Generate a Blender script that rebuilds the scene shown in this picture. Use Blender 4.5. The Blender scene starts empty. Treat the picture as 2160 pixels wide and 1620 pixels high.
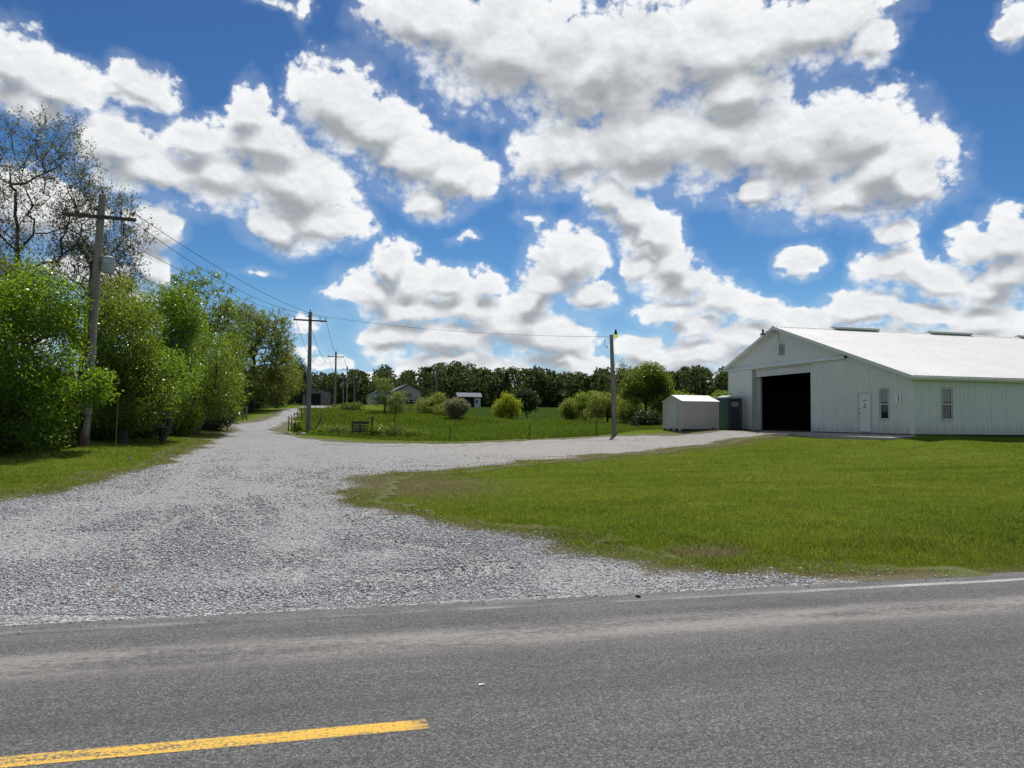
import bpy, math, random
import numpy as np
from mathutils import Vector, Matrix

SC = bpy.context.scene
COL = SC.collection
R = math.radians

# ------------------------------------------------------------------ camera
EYE = 1.9
cam_d = bpy.data.cameras.new("camera")
cam = bpy.data.objects.new("camera", cam_d)
COL.objects.link(cam)
yaw, pitch, roll = R(14.5), R(2.7), R(0.6)
cam.matrix_world = (Matrix.Translation((0, 0, EYE)) @ Matrix.Rotation(-yaw, 4, 'Z')
                    @ Matrix.Rotation(R(90) + pitch, 4, 'X') @ Matrix.Rotation(roll, 4, 'Z'))
cam_d.sensor_width = 36.0
cam_d.lens = 36.0 * 1600 / 2160
cam_d.clip_start = 0.05
cam_d.clip_end = 8000
SC.camera = cam
SC.view_settings.view_transform = 'Standard'
SC.view_settings.look = 'None'
SC.view_settings.exposure = 0
SC.view_settings.gamma = 1
SC.cycles.max_bounces = 6
SC.cycles.diffuse_bounces = 3
SC.cycles.glossy_bounces = 2
SC.cycles.transmission_bounces = 4
SC.cycles.transparent_max_bounces = 4
SC.cycles.caustics_reflective = False
SC.cycles.caustics_refractive = False

# ------------------------------------------------------------------ light
SUN_AZ, SUN_EL = R(22.0), R(60.0)          # azimuth from +Y towards +X
sun_dir = Vector((math.sin(SUN_AZ) * math.cos(SUN_EL), math.cos(SUN_AZ) * math.cos(SUN_EL), math.sin(SUN_EL)))
sun_l = bpy.data.lights.new("sun", 'SUN')
sun_l.energy = 5.0
sun_l.angle = R(0.53)
sun_l.color = (1.0, 0.955, 0.88)
sun = bpy.data.objects.new("sun", sun_l)
COL.objects.link(sun)
sun.rotation_euler = sun_dir.to_track_quat('Z', 'Y').to_euler()
sun.location = sun_dir * 60


class NT:
    """small helper round a node tree"""
    def __init__(self, tree):
        self.t = tree
        self.n = tree.nodes
        self.l = tree.links

    def node(self, kind, **kw):
        nd = self.n.new(kind)
        for k, v in kw.items():
            setattr(nd, k, v)
        return nd

    def put(self, sock, v):
        if v is None:
            return
        if isinstance(v, bpy.types.NodeSocket):
            self.l.new(v, sock)
        else:
            sock.default_value = v

    def math(self, op, a, b=None, c=None, clamp=False):
        nd = self.node('ShaderNodeMath', operation=op)
        nd.use_clamp = clamp
        for i, v in enumerate((a, b, c)):
            self.put(nd.inputs[i], v)
        return nd.outputs[0]

    def vec(self, op, a, b=None, c=None, out=0):
        nd = self.node('ShaderNodeVectorMath', operation=op)
        for i, v in enumerate((a, b, c)):
            self.put(nd.inputs[i], v)
        return nd.outputs[out]

    def scale(self, a, s):
        nd = self.node('ShaderNodeVectorMath', operation='SCALE')
        self.put(nd.inputs[0], a)
        self.put(nd.inputs['Scale'], s)
        return nd.outputs[0]

    def noise(self, v, scale, detail=4, rough=0.55, lac=2.0, dist=0.0, out='Fac', flat=False):
        nd = self.node('ShaderNodeTexNoise')
        if flat:
            nd.noise_dimensions = '2D'
        self.put(nd.inputs['Vector'], v)
        for k, x in (('Scale', scale), ('Detail', detail), ('Roughness', rough), ('Lacunarity', lac), ('Distortion', dist)):
            self.put(nd.inputs[k], x)
        return nd.outputs[out]

    def voronoi(self, v, scale, feature='F1', out='Distance', detail=0, rough=0.5, rand=1.0, smooth=None, flat=False):
        nd = self.node('ShaderNodeTexVoronoi', feature=feature)
        if flat:
            nd.voronoi_dimensions = '2D'
        self.put(nd.inputs['Vector'], v)
        self.put(nd.inputs['Scale'], scale)
        nd.inputs['Randomness'].default_value = rand
        if 'Detail' in nd.inputs:
            nd.inputs['Detail'].default_value = detail
            nd.inputs['Roughness'].default_value = rough
        if smooth is not None and 'Smoothness' in nd.inputs:
            nd.inputs['Smoothness'].default_value = smooth
        return nd.outputs[out]

    def ramp(self, f, stops, interp='LINEAR'):
        nd = self.node('ShaderNodeValToRGB')
        cr = nd.color_ramp
        cr.interpolation = interp
        while len(cr.elements) < len(stops):
            cr.elements.new(0.5)
        for e, (p, c) in zip(cr.elements, stops):
            e.position = p
            e.color = c if len(c) == 4 else (*c, 1)
        self.put(nd.inputs[0], f)
        return nd.outputs[0]

    def maprange(self, v, a, b, c=0.0, d=1.0, smooth=False):
        nd = self.node('ShaderNodeMapRange')
        nd.interpolation_type = 'SMOOTHSTEP' if smooth else 'LINEAR'
        self.put(nd.inputs['Value'], v)
        for k, x in (('From Min', a), ('From Max', b), ('To Min', c), ('To Max', d)):
            self.put(nd.inputs[k], x)
        return nd.outputs[0]

    def mix(self, f, a, b, blend='MIX'):
        nd = self.node('ShaderNodeMix', data_type='RGBA', blend_type=blend)
        self.put(nd.inputs[0], f)
        for s, v in ((nd.inputs[6], a), (nd.inputs[7], b)):
            if isinstance(v, tuple) and len(v) == 3:
                v = (*v, 1)
            self.put(s, v)
        return nd.outputs[2]


# ------------------------------------------------------------------ sky: blue sky and cumulus, all by direction
# clouds: (azimuth from +Y, elevation, half width, half height), degrees
CLOUDS = [(7.6, 28.2, 4.7, 2.3), (14.2, 26.3, 7.6, 3.9), (22.2, 25.0, 8.2, 4.6), (30.0, 25.9, 7.1, 3.5), (36.5, 26.2, 4.7, 2.2), (40.2, 24.8, 1.8, 1.1), (31.3, 22.8, 4.3, 2.7), (18.7, 19.4, 4.0, 2.6), (24.8, 20.2, 6.0, 3.5), (30.3, 19.8, 5.4, 3.1), (35.8, 18.4, 4.7, 3.4), (38.6, 19.3, 4.5, 3.0), (41.3, 16.8, 3.5, 3.3), (38.3, 15.3, 4.6, 1.6), (42.4, 15.5, 2.3, 1.8), (32.3, 16.5, 2.0, 1.3), (21.9, 16.3, 2.1, 1.7), (1.4, 22.0, 3.5, 2.8), (4.2, 20.9, 3.5, 2.5), (6.4, 18.8, 3.9, 2.3), (9.6, 18.0, 3.2, 2.0), (11.8, 17.4, 1.8, 1.3), (7.9, 15.9, 2.1, 1.2), (-5.0, 21.3, 1.6, 1.8), (-4.0, 19.2, 3.3, 2.2), (-8.4, 18.7, 2.8, 1.5), (-13.2, 17.7, 2.6, 1.8), (-11.1, 16.2, 3.8, 1.8), (-6.5, 16.4, 4.1, 2.2), (-1.9, 16.6, 4.0, 2.6), (0.2, 14.1, 3.1, 1.8), (-2.5, 13.6, 3.0, 1.5), (-11.5, 12.7, 1.8, 1.6), (-11.2, 10.1, 1.3, 1.6), (-19.3, 21.5, 2.3, 2.1), (-17.1, 20.9, 2.4, 1.6), (-18.7, 19.4, 2.3, 1.1), (-15.2, 20.3, 1.2, 0.8), (-12.4, 21.6, 2.0, 1.4), (-13.8, 20.9, 1.1, 0.7), (-1.2, 27.8, 0.6, 1.1), (-3.9, 28.0, 2.0, 0.4), (5.1, 11.3, 1.8, 1.9), (4.1, 9.6, 2.8, 1.6), (6.9, 10.0, 2.5, 1.6), (9.7, 10.1, 2.5, 1.2), (12.6, 10.2, 1.4, 1.1), (2.4, 9.1, 2.1, 0.8), (6.6, 8.2, 4.6, 1.4), (11.6, 8.4, 3.9, 1.6), (5.2, 6.3, 2.8, 1.4), (9.8, 6.0, 4.6, 1.6), (15.2, 7.0, 3.6, 2.1), (18.1, 5.9, 2.9, 2.1), (5.2, 4.5, 2.4, 0.6), (9.8, 4.2, 4.3, 0.7), (18.8, 4.2, 4.3, 0.8), (18.7, 12.1, 3.1, 2.1), (17.3, 10.2, 2.5, 1.8), (20.5, 9.5, 2.1, 1.2), (15.9, 8.8, 2.2, 1.4), (23.4, 15.0, 2.1, 1.7), (25.1, 13.5, 2.4, 1.7), (26.2, 11.5, 2.4, 1.4), (24.1, 11.5, 1.4, 1.4), (27.5, 10.1, 2.7, 1.4), (29.6, 8.6, 2.0, 1.4), (26.9, 8.2, 2.7, 1.0), (28.2, 6.9, 2.0, 0.9), (35.5, 11.4, 1.4, 1.1), (34.2, 10.6, 0.9, 0.4), (47.7, 11.8, 1.6, 1.9), (46.2, 11.4, 1.6, 1.3), (47.9, 9.7, 1.9, 1.8), (40.6, 10.7, 1.9, 1.3), (42.6, 10.1, 1.7, 1.2), (44.5, 9.4, 2.2, 1.2), (47.1, 8.3, 2.0, 1.2), (41.2, 12.8, 1.2, 0.9), (32.5, 8.0, 2.3, 1.0), (35.7, 7.4, 2.8, 1.0), (39.7, 7.9, 2.4, 1.3), (43.1, 7.1, 2.8, 1.1), (46.6, 6.5, 2.6, 1.1), (32.5, 6.0, 3.6, 1.4), (28.6, 5.0, 3.4, 1.2), (25.1, 4.7, 3.1, 0.9), (38.8, 5.6, 4.5, 1.3), (45.8, 5.1, 4.2, 1.2), (23.7, 5.8, 2.4, 1.0), (30.6, 3.8, 3.6, 0.5), (10.4, 13.4, 1.1, 0.3), (-1.0, 6.6, 1.4, 0.6), (-0.9, 4.8, 1.6, 0.5), (1.1, 4.1, 1.4, 0.7), (48.5, 24.4, 0.8, 1.2), (16.2, 15.0, 1.3, 0.5), (-4.7, 10.4, 1.4, 0.3), (6.5, 3.1, 5.0, 0.8), (13.5, 3.2, 5.0, 0.9), (21.0, 3.0, 5.0, 0.8), (28.0, 3.3, 5.0, 0.9), (-12.0, 7.0, 2.0, 2.4), (-18.0, 13.0, 4.0, 2.0), (-15.0, 9.5, 3.0, 1.2), (52.0, 6.5, 4.0, 3.0), (-21.0, 5.0, 4.0, 2.0)]


def build_world():
    w = bpy.data.worlds.new("World")
    SC.world = w
    w.use_nodes = True
    w.cycles.sampling_method = 'MANUAL'
    w.cycles.sample_map_resolution = 512
    t = w.node_tree
    t.nodes.clear()

    g = bpy.data.node_groups.new("cloud_field", 'ShaderNodeTree')
    g.interface.new_socket("Chart", in_out='INPUT', socket_type='NodeSocketVector')
    g.interface.new_socket("Field", in_out='OUTPUT', socket_type='NodeSocketFloat')
    g.interface.new_socket("Smooth", in_out='OUTPUT', socket_type='NodeSocketFloat')
    G = NT(g)
    gi = g.nodes.new('NodeGroupInput')
    go = g.nodes.new('NodeGroupOutput')
    P = gi.outputs[0]
    sep = G.node('ShaderNodeSeparateXYZ')
    G.l.new(P, sep.inputs[0])
    az, el = sep.outputs[0], sep.outputs[1]
    comb = G.node('ShaderNodeCombineXYZ')
    G.put(comb.inputs[0], G.math('MULTIPLY', az, 0.1))
    G.put(comb.inputs[1], G.math('MULTIPLY', el, 0.12))
    N = comb.outputs[0]
    wv = G.noise(N, 1.6, 3, 0.5, out='Color', flat=True)
    warp = G.scale(G.vec('SUBTRACT', wv, (0.5, 0.5, 0.5)), 2.6)
    wv2 = G.noise(N, 6.0, 2, 0.5, out='Color', flat=True)
    warp2 = G.scale(G.vec('SUBTRACT', wv2, (0.5, 0.5, 0.5)), 0.9)
    flat = G.vec('MULTIPLY', G.vec('ADD', warp, warp2), (1.0, 0.7, 0.0))
    Q = G.vec('ADD', P, flat)
    # anywhere outside the listed clouds the sky has broken cumulus of the same kind
    gen = G.noise(G.vec('ADD', N, (3.1, 7.7, 1.3)), 0.85, 2, 0.5, flat=True)
    outside = G.math('MAXIMUM', G.maprange(G.math('ABSOLUTE', G.math('SUBTRACT', az, 15.0)), 39, 47, smooth=True),
                     G.maprange(el, 30.5, 37, smooth=True))
    acc = G.math('ADD', G.math('MULTIPLY', G.math('SUBTRACT', 1.0, outside), 3.0), G.maprange(gen, 0.40, 0.72, 1.6, 0.2))
    for (a, e, rx, ry) in CLOUDS:
        rx *= 1.22
        ry *= 1.22
        wisp = min(rx, ry) < 0.75               # thin shreds: only the peaks of the noise show
        if wisp:
            rx *= 2.0
            ry *= 2.2
        q = G.vec('MULTIPLY_ADD', Q, (1 / rx, 1 / ry, 0), (-a / rx, -e / ry, 0))
        ln = G.vec('LENGTH', q, out='Value')
        if wisp:
            ln = G.math('ADD', G.math('MULTIPLY', ln, 0.8), 0.72)
        acc = G.math('SMOOTH_MIN', acc, ln, 0.22)
    base = G.math('MULTIPLY', G.math('SUBTRACT', 1.12, acc), 1.35)
    n1 = G.noise(N, 3.0, 11, 0.60, lac=2.1, flat=True)
    bil = G.voronoi(N, 9.0, 'F1', detail=2.0, rough=0.5, flat=True)
    det = G.math('ADD', G.math('MULTIPLY', G.math('SUBTRACT', n1, 0.5), 1.6),
                 G.math('MULTIPLY', G.math('SUBTRACT', 0.40, bil), 0.36))
    f = G.math('ADD', base, det)
    G.l.new(f, go.inputs[0])
    n2 = G.noise(N, 2.3, 2.2, 0.5, flat=True)
    G.l.new(G.math('ADD', base, G.math('MULTIPLY', G.math('SUBTRACT', n2, 0.5), 0.95)), go.inputs[1])

    T = NT(t)
    geo = T.node('ShaderNodeTexCoord')
    dr = T.vec('NORMALIZE', geo.outputs['Generated'])
    s = T.node('ShaderNodeSeparateXYZ')
    T.l.new(dr, s.inputs[0])
    azd = T.math('MULTIPLY', T.math('ARCTAN2', s.outputs[0], s.outputs[1]), 180 / math.pi)
    eld = T.math('MULTIPLY', T.math('ARCSINE', s.outputs[2]), 180 / math.pi)
    elc = T.math('MAXIMUM', eld, 0.0)
    ch = T.node('ShaderNodeCombineXYZ')
    T.put(ch.inputs[0], azd)
    T.put(ch.inputs[1], elc)

    def field(off):
        n = T.node('ShaderNodeGroup')
        n.node_tree = g
        T.put(n.inputs[0], T.vec('ADD', ch.outputs[0], off))
        return n.outputs[0], n.outputs[1]
    f0, s0 = field((0, 0, 0))
    f1, s1 = field((0.25, 1.3, 0))
    up = T.maprange(T.math('SUBTRACT', s0, s1), -0.36, 0.36)
    alpha = T.maprange(f0, -0.02, T.maprange(up, 0.25, 0.75, 0.85, 0.36), smooth=True)
    veil = T.maprange(T.math('ADD', T.math('MULTIPLY', f0, 0.45), T.math('MULTIPLY', s0, 0.55)), -0.32, 0.25, 0.0, 0.13, smooth=True)
    alpha = T.math('MAXIMUM', alpha, veil)
    # the sun stands high behind the clouds: rims and tops glow, thick bellies are grey
    thick = T.maprange(s0, 0.24, 1.05, smooth=True)
    belly = T.math('MULTIPLY', thick, T.maprange(up, 0.05, 0.95, 1.0, 0.20))
    cn = T.vec('MULTIPLY', ch.outputs[0], (0.1, 0.12, 0.0))
    r0 = T.noise(cn, 5.5, 6, 0.58, flat=True)
    r1 = T.noise(T.vec('ADD', cn, (0.006, 0.035, 0)), 5.5, 6, 0.58, flat=True)
    relief = T.math('MULTIPLY', T.math('SUBTRACT', r0, r1), 0.42)
    lum = T.math('ADD', T.math('SUBTRACT', 1.0, T.math('MULTIPLY', belly, 0.84)), relief)
    ccol = T.ramp(lum, [(0.0, (0.31, 0.335, 0.365)), (0.35, (0.45, 0.472, 0.50)), (0.66, (0.69, 0.715, 0.745)), (0.95, (0.92, 0.935, 0.95))])

    sky = T.node('ShaderNodeTexSky', sky_type='NISHITA')
    sky.sun_disc = False
    sky.sun_elevation = SUN_EL
    sky.sun_rotation = SUN_AZ
    sky.altitude = 250
    sky.air_density = 1.0
    sky.dust_density = 0.25
    sky.ozone_density = 2.2
    gm = T.node('ShaderNodeGamma')
    gm.inputs['Gamma'].default_value = 1.4
    T.l.new(sky.outputs[0], gm.inputs['Color'])
    b1 = T.node('ShaderNodeBackground')
    b1.inputs['Strength'].default_value = 0.07
    T.l.new(T.mix(1.0, gm.outputs[0], (0.300, 0.455, 0.53), 'MULTIPLY'), b1.inputs['Color'])
    b2 = T.node('ShaderNodeBackground')
    b2.inputs['Strength'].default_value = 1.0
    T.l.new(ccol, b2.inputs['Color'])
    # thin haze low down
    haze = T.maprange(eld, 0.0, 12.0, 0.80, 0.0, smooth=True)
    b3 = T.node('ShaderNodeBackground')
    b3.inputs['Color'].default_value = (0.36, 0.57, 0.83, 1)
    b3.inputs['Strength'].default_value = 0.95
    m0 = T.node('ShaderNodeMixShader')
    T.put(m0.inputs[0], haze)
    T.l.new(b1.outputs[0], m0.inputs[1])
    T.l.new(b3.outputs[0], m0.inputs[2])
    m = T.node('ShaderNodeMixShader')
    T.put(m.inputs[0], T.math('MULTIPLY', alpha, T.maprange(eld, -1.0, 0.5)))
    T.l.new(m0.outputs[0], m.inputs[1])
    T.l.new(b2.outputs[0], m.inputs[2])
    o = T.node('ShaderNodeOutputWorld')
    T.l.new(m.outputs[0], o.inputs['Surface'])


build_world()

# ------------------------------------------------------------------ materials
MATS = {}


def new_mat(name):
    m = bpy.data.materials.new(name)
    m.use_nodes = True
    m.node_tree.nodes.clear()
    return m, NT(m.node_tree)


def finish(T, bsdf):
    o = T.node('ShaderNodeOutputMaterial')
    T.l.new(bsdf, o.inputs['Surface'])


def principled(T, col, rough=0.6, bump=None, bstr=0.3, bdist=0.01, metallic=0.0, spec=0.5):
    p = T.node('ShaderNodeBsdfPrincipled')
    if isinstance(col, tuple) and len(col) == 3:
        col = (*col, 1)
    T.put(p.inputs['Base Color'], col)
    T.put(p.inputs['Roughness'], rough)
    T.put(p.inputs['Metallic'], metallic)
    T.put(p.inputs['Specular IOR Level'], spec)
    if bump is not None:
        b = T.node('ShaderNodeBump')
        b.inputs['Strength'].default_value = bstr
        b.inputs['Distance'].default_value = bdist
        T.put(b.inputs['Height'], bump)
        T.l.new(b.outputs[0], p.inputs['Normal'])
    return p.outputs[0]


def objpos(T):
    return T.node('ShaderNodeTexCoord').outputs['Object']


def worldpos(T):
    return T.node('ShaderNodeNewGeometry').outputs['Position']


def paint(name, col, rough=0.55, dirt=0.12, scale=1.5, spec=0.4, metallic=0.0, streak=True):
    """painted / plastic / metal surface with weathering"""
    if name in MATS:
        return MATS[name]
    m, T = new_mat(name)
    p = worldpos(T)
    n = T.noise(p, scale, 5, 0.6)
    n2 = T.noise(T.vec('MULTIPLY', p, (7, 7, 0.6)) if streak else T.scale(p, 5.0), 1.0, 4, 0.6)
    f = T.math('ADD', T.math('MULTIPLY', T.math('SUBTRACT', n, 0.5), 1.3), T.math('MULTIPLY', T.math('SUBTRACT', n2, 0.5), 0.9))
    f = T.maprange(f, -0.45, 0.45, 1.0 - dirt, 1.0 + dirt * 0.5)
    c = T.mix(1.0, (*col, 1), None, 'MULTIPLY')
    nd = c.node
    T.l.new(f, nd.inputs[7])
    finish(T, principled(T, c, T.maprange(n2, 0.2, 0.8, rough - 0.08, rough + 0.1), T.noise(p, 40, 3), 0.05, 0.003, metallic, spec))
    MATS[name] = m
    return m


def wood(name, c1, c2, scale=1.0):
    if name in MATS:
        return MATS[name]
    m, T = new_mat(name)
    p = worldpos(T)
    g = T.noise(T.vec('MULTIPLY', p, (28 * scale, 28 * scale, 1.2 * scale)), 1.0, 5, 0.65)
    b = T.noise(p, 1.3, 3)
    f = T.math('ADD', T.math('MULTIPLY', g, 0.75), T.math('MULTIPLY', b, 0.25))
    c = T.ramp(f, [(0.3, c1), (0.7, c2)])
    finish(T, principled(T, c, 0.85, g, 0.5, 0.01, spec=0.2))
    MATS[name] = m
    return m


def leaf_mat(name, dark, light, trans, tmix=0.45, gloss=0.45):
    """leaf with light coming through; the tint attribute varies it leaf by leaf"""
    if name in MATS:
        return MATS[name]
    m, T = new_mat(name)
    at = T.node('ShaderNodeAttribute', attribute_name='tint')
    c = T.mix(at.outputs['Fac'], dark, light)
    p = principled(T, c, gloss, spec=0.35)
    tr = T.node('ShaderNodeBsdfTranslucent')
    T.put(tr.inputs['Color'], T.mix(at.outputs['Fac'], tuple(x * 0.7 for x in trans), trans))
    mx = T.node('ShaderNodeMixShader')
    mx.inputs[0].default_value = tmix
    T.l.new(p, mx.inputs[1])
    T.l.new(tr.outputs[0], mx.inputs[2])
    finish(T, mx.outputs[0])
    MATS[name] = m
    return m


# ------------------------------------------------------------------ objects
def tag(o, label=None, cat=None, group=None, kind=None):
    if label:
        o['label'] = label
    if cat:
        o['category'] = cat
    if group:
        o['group'] = group
    if kind:
        o['kind'] = kind
    return o


def empty(name, loc, label=None, cat=None, group=None):
    o = bpy.data.objects.new(name, None)
    o.empty_display_size = 0.3
    COL.objects.link(o)
    o.location = loc
    return tag(o, label, cat, group)


def root_off(parent):
    x = Vector((0, 0, 0))
    while parent is not None:
        x += parent.location
        parent = parent.parent
    return x


def np_obj(name, V, F, mat, parent=None, attrs=None, smooth=False):
    """mesh from numpy arrays in world coordinates; F is (n, 3) or (n, 4)"""
    V = np.asarray(V, dtype=np.float32).reshape(-1, 3)
    F = np.asarray(F, dtype=np.int32)
    if parent is not None:
        V = V - np.array(root_off(parent), dtype=np.float32)
    me = bpy.data.meshes.new(name)
    k = F.shape[1]
    me.vertices.add(len(V))
    me.vertices.foreach_set('co', V.ravel())
    me.loops.add(F.size)
    me.loops.foreach_set('vertex_index', F.ravel())
    me.polygons.add(len(F))
    me.polygons.foreach_set('loop_start', np.arange(0, F.size, k, dtype=np.int32))
    if smooth:
        me.polygons.foreach_set('use_smooth', np.ones(len(F), dtype=bool))
    if attrs:
        for an, arr in attrs.items():
            arr = np.asarray(arr, dtype=np.float32)
            if arr.ndim == 1:
                a = me.attributes.new(an, 'FLOAT', 'POINT')
                a.data.foreach_set('value', arr)
            else:
                a = me.attributes.new(an, 'FLOAT_COLOR', 'POINT')
                if arr.shape[1] == 3:
                    arr = np.hstack([arr, np.ones((len(arr), 1), dtype=np.float32)])
                a.data.foreach_set('color', arr.ravel())
    me.update(calc_edges=True)
    me.validate()
    o = bpy.data.objects.new(name, me)
    COL.objects.link(o)
    if mat is not None:
        me.materials.append(mat)
    if parent is not None:
        o.parent = parent
    return o


class MB:
    """collects simple shapes (world coordinates) and links them as ONE mesh object"""
    def __init__(self):
        self.v = []
        self.f = []

    def add(self, vs, fs):
        b = len(self.v)
        self.v += [tuple(x) for x in vs]
        self.f += [tuple(i + b for i in f) for f in fs]
        return self

    def box(self, x0, x1, y0, y1, z0, z1):
        vs = [(x0, y0, z0), (x1, y0, z0), (x1, y1, z0), (x0, y1, z0), (x0, y0, z1), (x1, y0, z1), (x1, y1, z1), (x0, y1, z1)]
        return self.add(vs, [(0, 3, 2, 1), (4, 5, 6, 7), (0, 1, 5, 4), (1, 2, 6, 5), (2, 3, 7, 6), (3, 0, 4, 7)])

    def bar(self, a, b, w, h, up=(0, 0, 1)):
        """rectangular bar from a to b; w sideways, h along up"""
        a, b = Vector(a), Vector(b)
        d = (b - a).normalized()
        s = d.cross(Vector(up))
        if s.length < 1e-4:
            s = d.cross(Vector((1, 0, 0)))
        s.normalize()
        u = s.cross(d)
        vs = []
        for p in (a, b):
            for i, j in ((-1, -1), (1, -1), (1, 1), (-1, 1)):
                vs.append(p + s * (w / 2 * i) + u * (h / 2 * j))
        return self.add(vs, [(0, 1, 2, 3), (7, 6, 5, 4), (0, 4, 5, 1), (1, 5, 6, 2), (2, 6, 7, 3), (3, 7, 4, 0)])

    def tube(self, pts, r, n=8, cap=True):
        """tube through pts; r a number or one radius per point"""
        pts = [Vector(p) for p in pts]
        rs = r if isinstance(r, (list, tuple)) else [r] * len(pts)
        b = len(self.v)
        ref = Vector((0.13, 0.31, 0.94))
        for i, p in enumerate(pts):
            d = (pts[min(i + 1, len(pts) - 1)] - pts[max(i - 1, 0)]).normalized()
            s = d.cross(ref if abs(d.dot(ref.normalized())) < 0.95 else Vector((1, 0, 0))).normalized()
            u = s.cross(d)
            for k in range(n):
                a = 2 * math.pi * k / n
                self.v.append(tuple(p + (s * math.cos(a) + u * math.sin(a)) * rs[i]))
        for i in range(len(pts) - 1):
            for k in range(n):
                q = (k + 1) % n
                self.f.append((b + i * n + k, b + i * n + q, b + (i + 1) * n + q, b + (i + 1) * n + k))
        if cap:
            self.f.append(tuple(b + k for k in reversed(range(n))))
            e = b + (len(pts) - 1) * n
            self.f.append(tuple(e + k for k in range(n)))
        return self

    def lathe(self, c, prof, n=16):
        """profile (r, z) turned about the vertical through c"""
        pts = [(c[0], c[1], c[2] + z) for r, z in prof]
        b = len(self.v)
        for (r, z) in prof:
            for k in range(n):
                a = 2 * math.pi * k / n
                self.v.append((c[0] + r * math.cos(a), c[1] + r * math.sin(a), c[2] + z))
        for i in range(len(prof) - 1):
            for k in range(n):
                q = (k + 1) % n
                self.f.append((b + i * n + k, b + i * n + q, b + (i + 1) * n + q, b + (i + 1) * n + k))
        self.f.append(tuple(b + k for k in reversed(range(n))))
        e = b + (len(prof) - 1) * n
        self.f.append(tuple(e + k for k in range(n)))
        return self

    def prism(self, poly, axis, a0, a1):
        """poly of 2-D points extruded along axis ('x': (y, z), 'y': (x, z), 'z': (x, y)) from a0 to a1"""
        n = len(poly)

        def P(q, a):
            return (a, q[0], q[1]) if axis == 'x' else ((q[0], a, q[1]) if axis == 'y' else (q[0], q[1], a))
        vs = [P(q, a0) for q in poly] + [P(q, a1) for q in poly]
        fs = [tuple(range(n))[::-1], tuple(range(n, 2 * n))]
        fs += [(i, (i + 1) % n, n + (i + 1) % n, n + i) for i in range(n)]
        return self.add(vs, fs)

    def build(self, name, mat, parent=None, bevel=0.0, smooth=False, label=None):
        off = root_off(parent) if parent is not None else Vector((0, 0, 0))
        me = bpy.data.meshes.new(name)
        me.from_pydata([(x - off.x, y - off.y, z - off.z) for x, y, z in self.v], [], self.f)
        me.validate()
        import bmesh
        bm = bmesh.new()
        bm.from_mesh(me)
        bmesh.ops.recalc_face_normals(bm, faces=bm.faces)
        if bevel > 0:
            bmesh.ops.bevel(bm, geom=[e for e in bm.edges if e.is_manifold and e.calc_face_angle(0) > 0.5],
                            offset=bevel, segments=2, affect='EDGES', profile=0.6)
        bm.to_mesh(me)
        bm.free()
        if smooth:
            me.polygons.foreach_set('use_smooth', np.ones(len(me.polygons), dtype=bool))
            try:
                me.set_sharp_from_angle(angle=R(40))
            except Exception:
                pass
        me.materials.append(mat)
        o = bpy.data.objects.new(name, me)
        COL.objects.link(o)
        if parent is not None:
            o.parent = parent
        if label:
            o['label'] = label
        return o


# ------------------------------------------------------------------ terrain
# levelled points (x, y, z); eye at (0, 0, 1.9), the road runs along x at z = 0
LEVELS = [(-6.4, 18.3, 0.09), (-8.8, 25.1, 0.38), (-8.1, 30.6, 0.8), (-7.0, 35.0, 0.71), (-6.7, 45.2, 0.94), (-6.7, 63.8, 1.57), (-5.4, 89.3, 2.54), (-3.3, 124.9, 3.6), (-1.5, 103.7, 3.01), (2.2, 154.4, 4.18), (-5.1, 23.1, 0.22), (-4.6, 29.2, 0.44), (-4.7, 37.5, 0.67), (-5.3, 58.3, 1.43), (-3.0, 56.7, 0.89), (-3.2, 73.2, 1.48), (2.8, 118.2, 2.51), (7.1, 184.2, 4.35), (-0.5, 59.1, 0.69), (1.0, 46.4, 0.37), (5.0, 44.3, 0.36), (9.1, 43.7, 0.44), (13.4, 43.6, 0.66), (18.3, 44.9, 0.96), (22.0, 45.5, 1.29), (22.6, 43.8, 1.29), (24.1, 42.2, 1.33), (26.9, 42.2, 1.33), (16.9, 32.9, 0.65), (10.1, 29.5, 0.38), (6.7, 27.3, 0.24), (2.4, 24.3, 0.14), (21.6, 42.0, 1.02), (23.0, 38.0, 0.98), (5.5, 16.2, 0.17), (23.3, 25.6, 0.65), (13.0, 14.3, 0.25), (8.8, 9.7, 0.04), (30.1, 26.9, 0.95), (26.1, 23.3, 0.7), (13.6, 21.4, 0.27), (20.7, 28.8, 0.7), (2.9, 52.0, 0.76), (8.0, 45.6, 0.52), (12.8, 44.3, 0.66), (22.1, 87.4, 1.81), (14.4, 79.0, 1.96), (16.9, 61.9, 1.09), (21.1, 77.3, 1.53), (30.7, 74.8, 1.79), (30.4, 147.2, 4.02), (61.4, 180.4, 4.83), (62.1, 138.9, 3.8), (17.4, 166.0, 4.98), (0.4, 218.9, 5.63), (32.9, 167.2, 4.6), (7.4, 85.9, 2.4), (23.2, 149.0, 4.7), (1.6, 77.2, 1.27), (8.4, 75.4, 1.34)]
LEVELS += [(x, y, 1.34) for x in (27.4, 40, 60, 78) for y in (29.3, 38, 48)] + [(26.7, y, 1.25) for y in (31, 35, 40)] + [(25.2, y, 1.00) for y in (31, 35)]
LEVELS += [(45, 26, 0.9), (70, 26, 0.9), (45, 18, 0.5), (70, 18, 0.5), (30, 16, 0.4)]
LEVELS += [(x, y, -0.03) for x in (-90, -50, -25, -12, -5, 0, 5, 10, 20, 40, 90) for y in (-6, 1, 4.8, 8.2)]
LEVELS += [(x, -40, -0.3) for x in (-80, 0, 80)]
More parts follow.
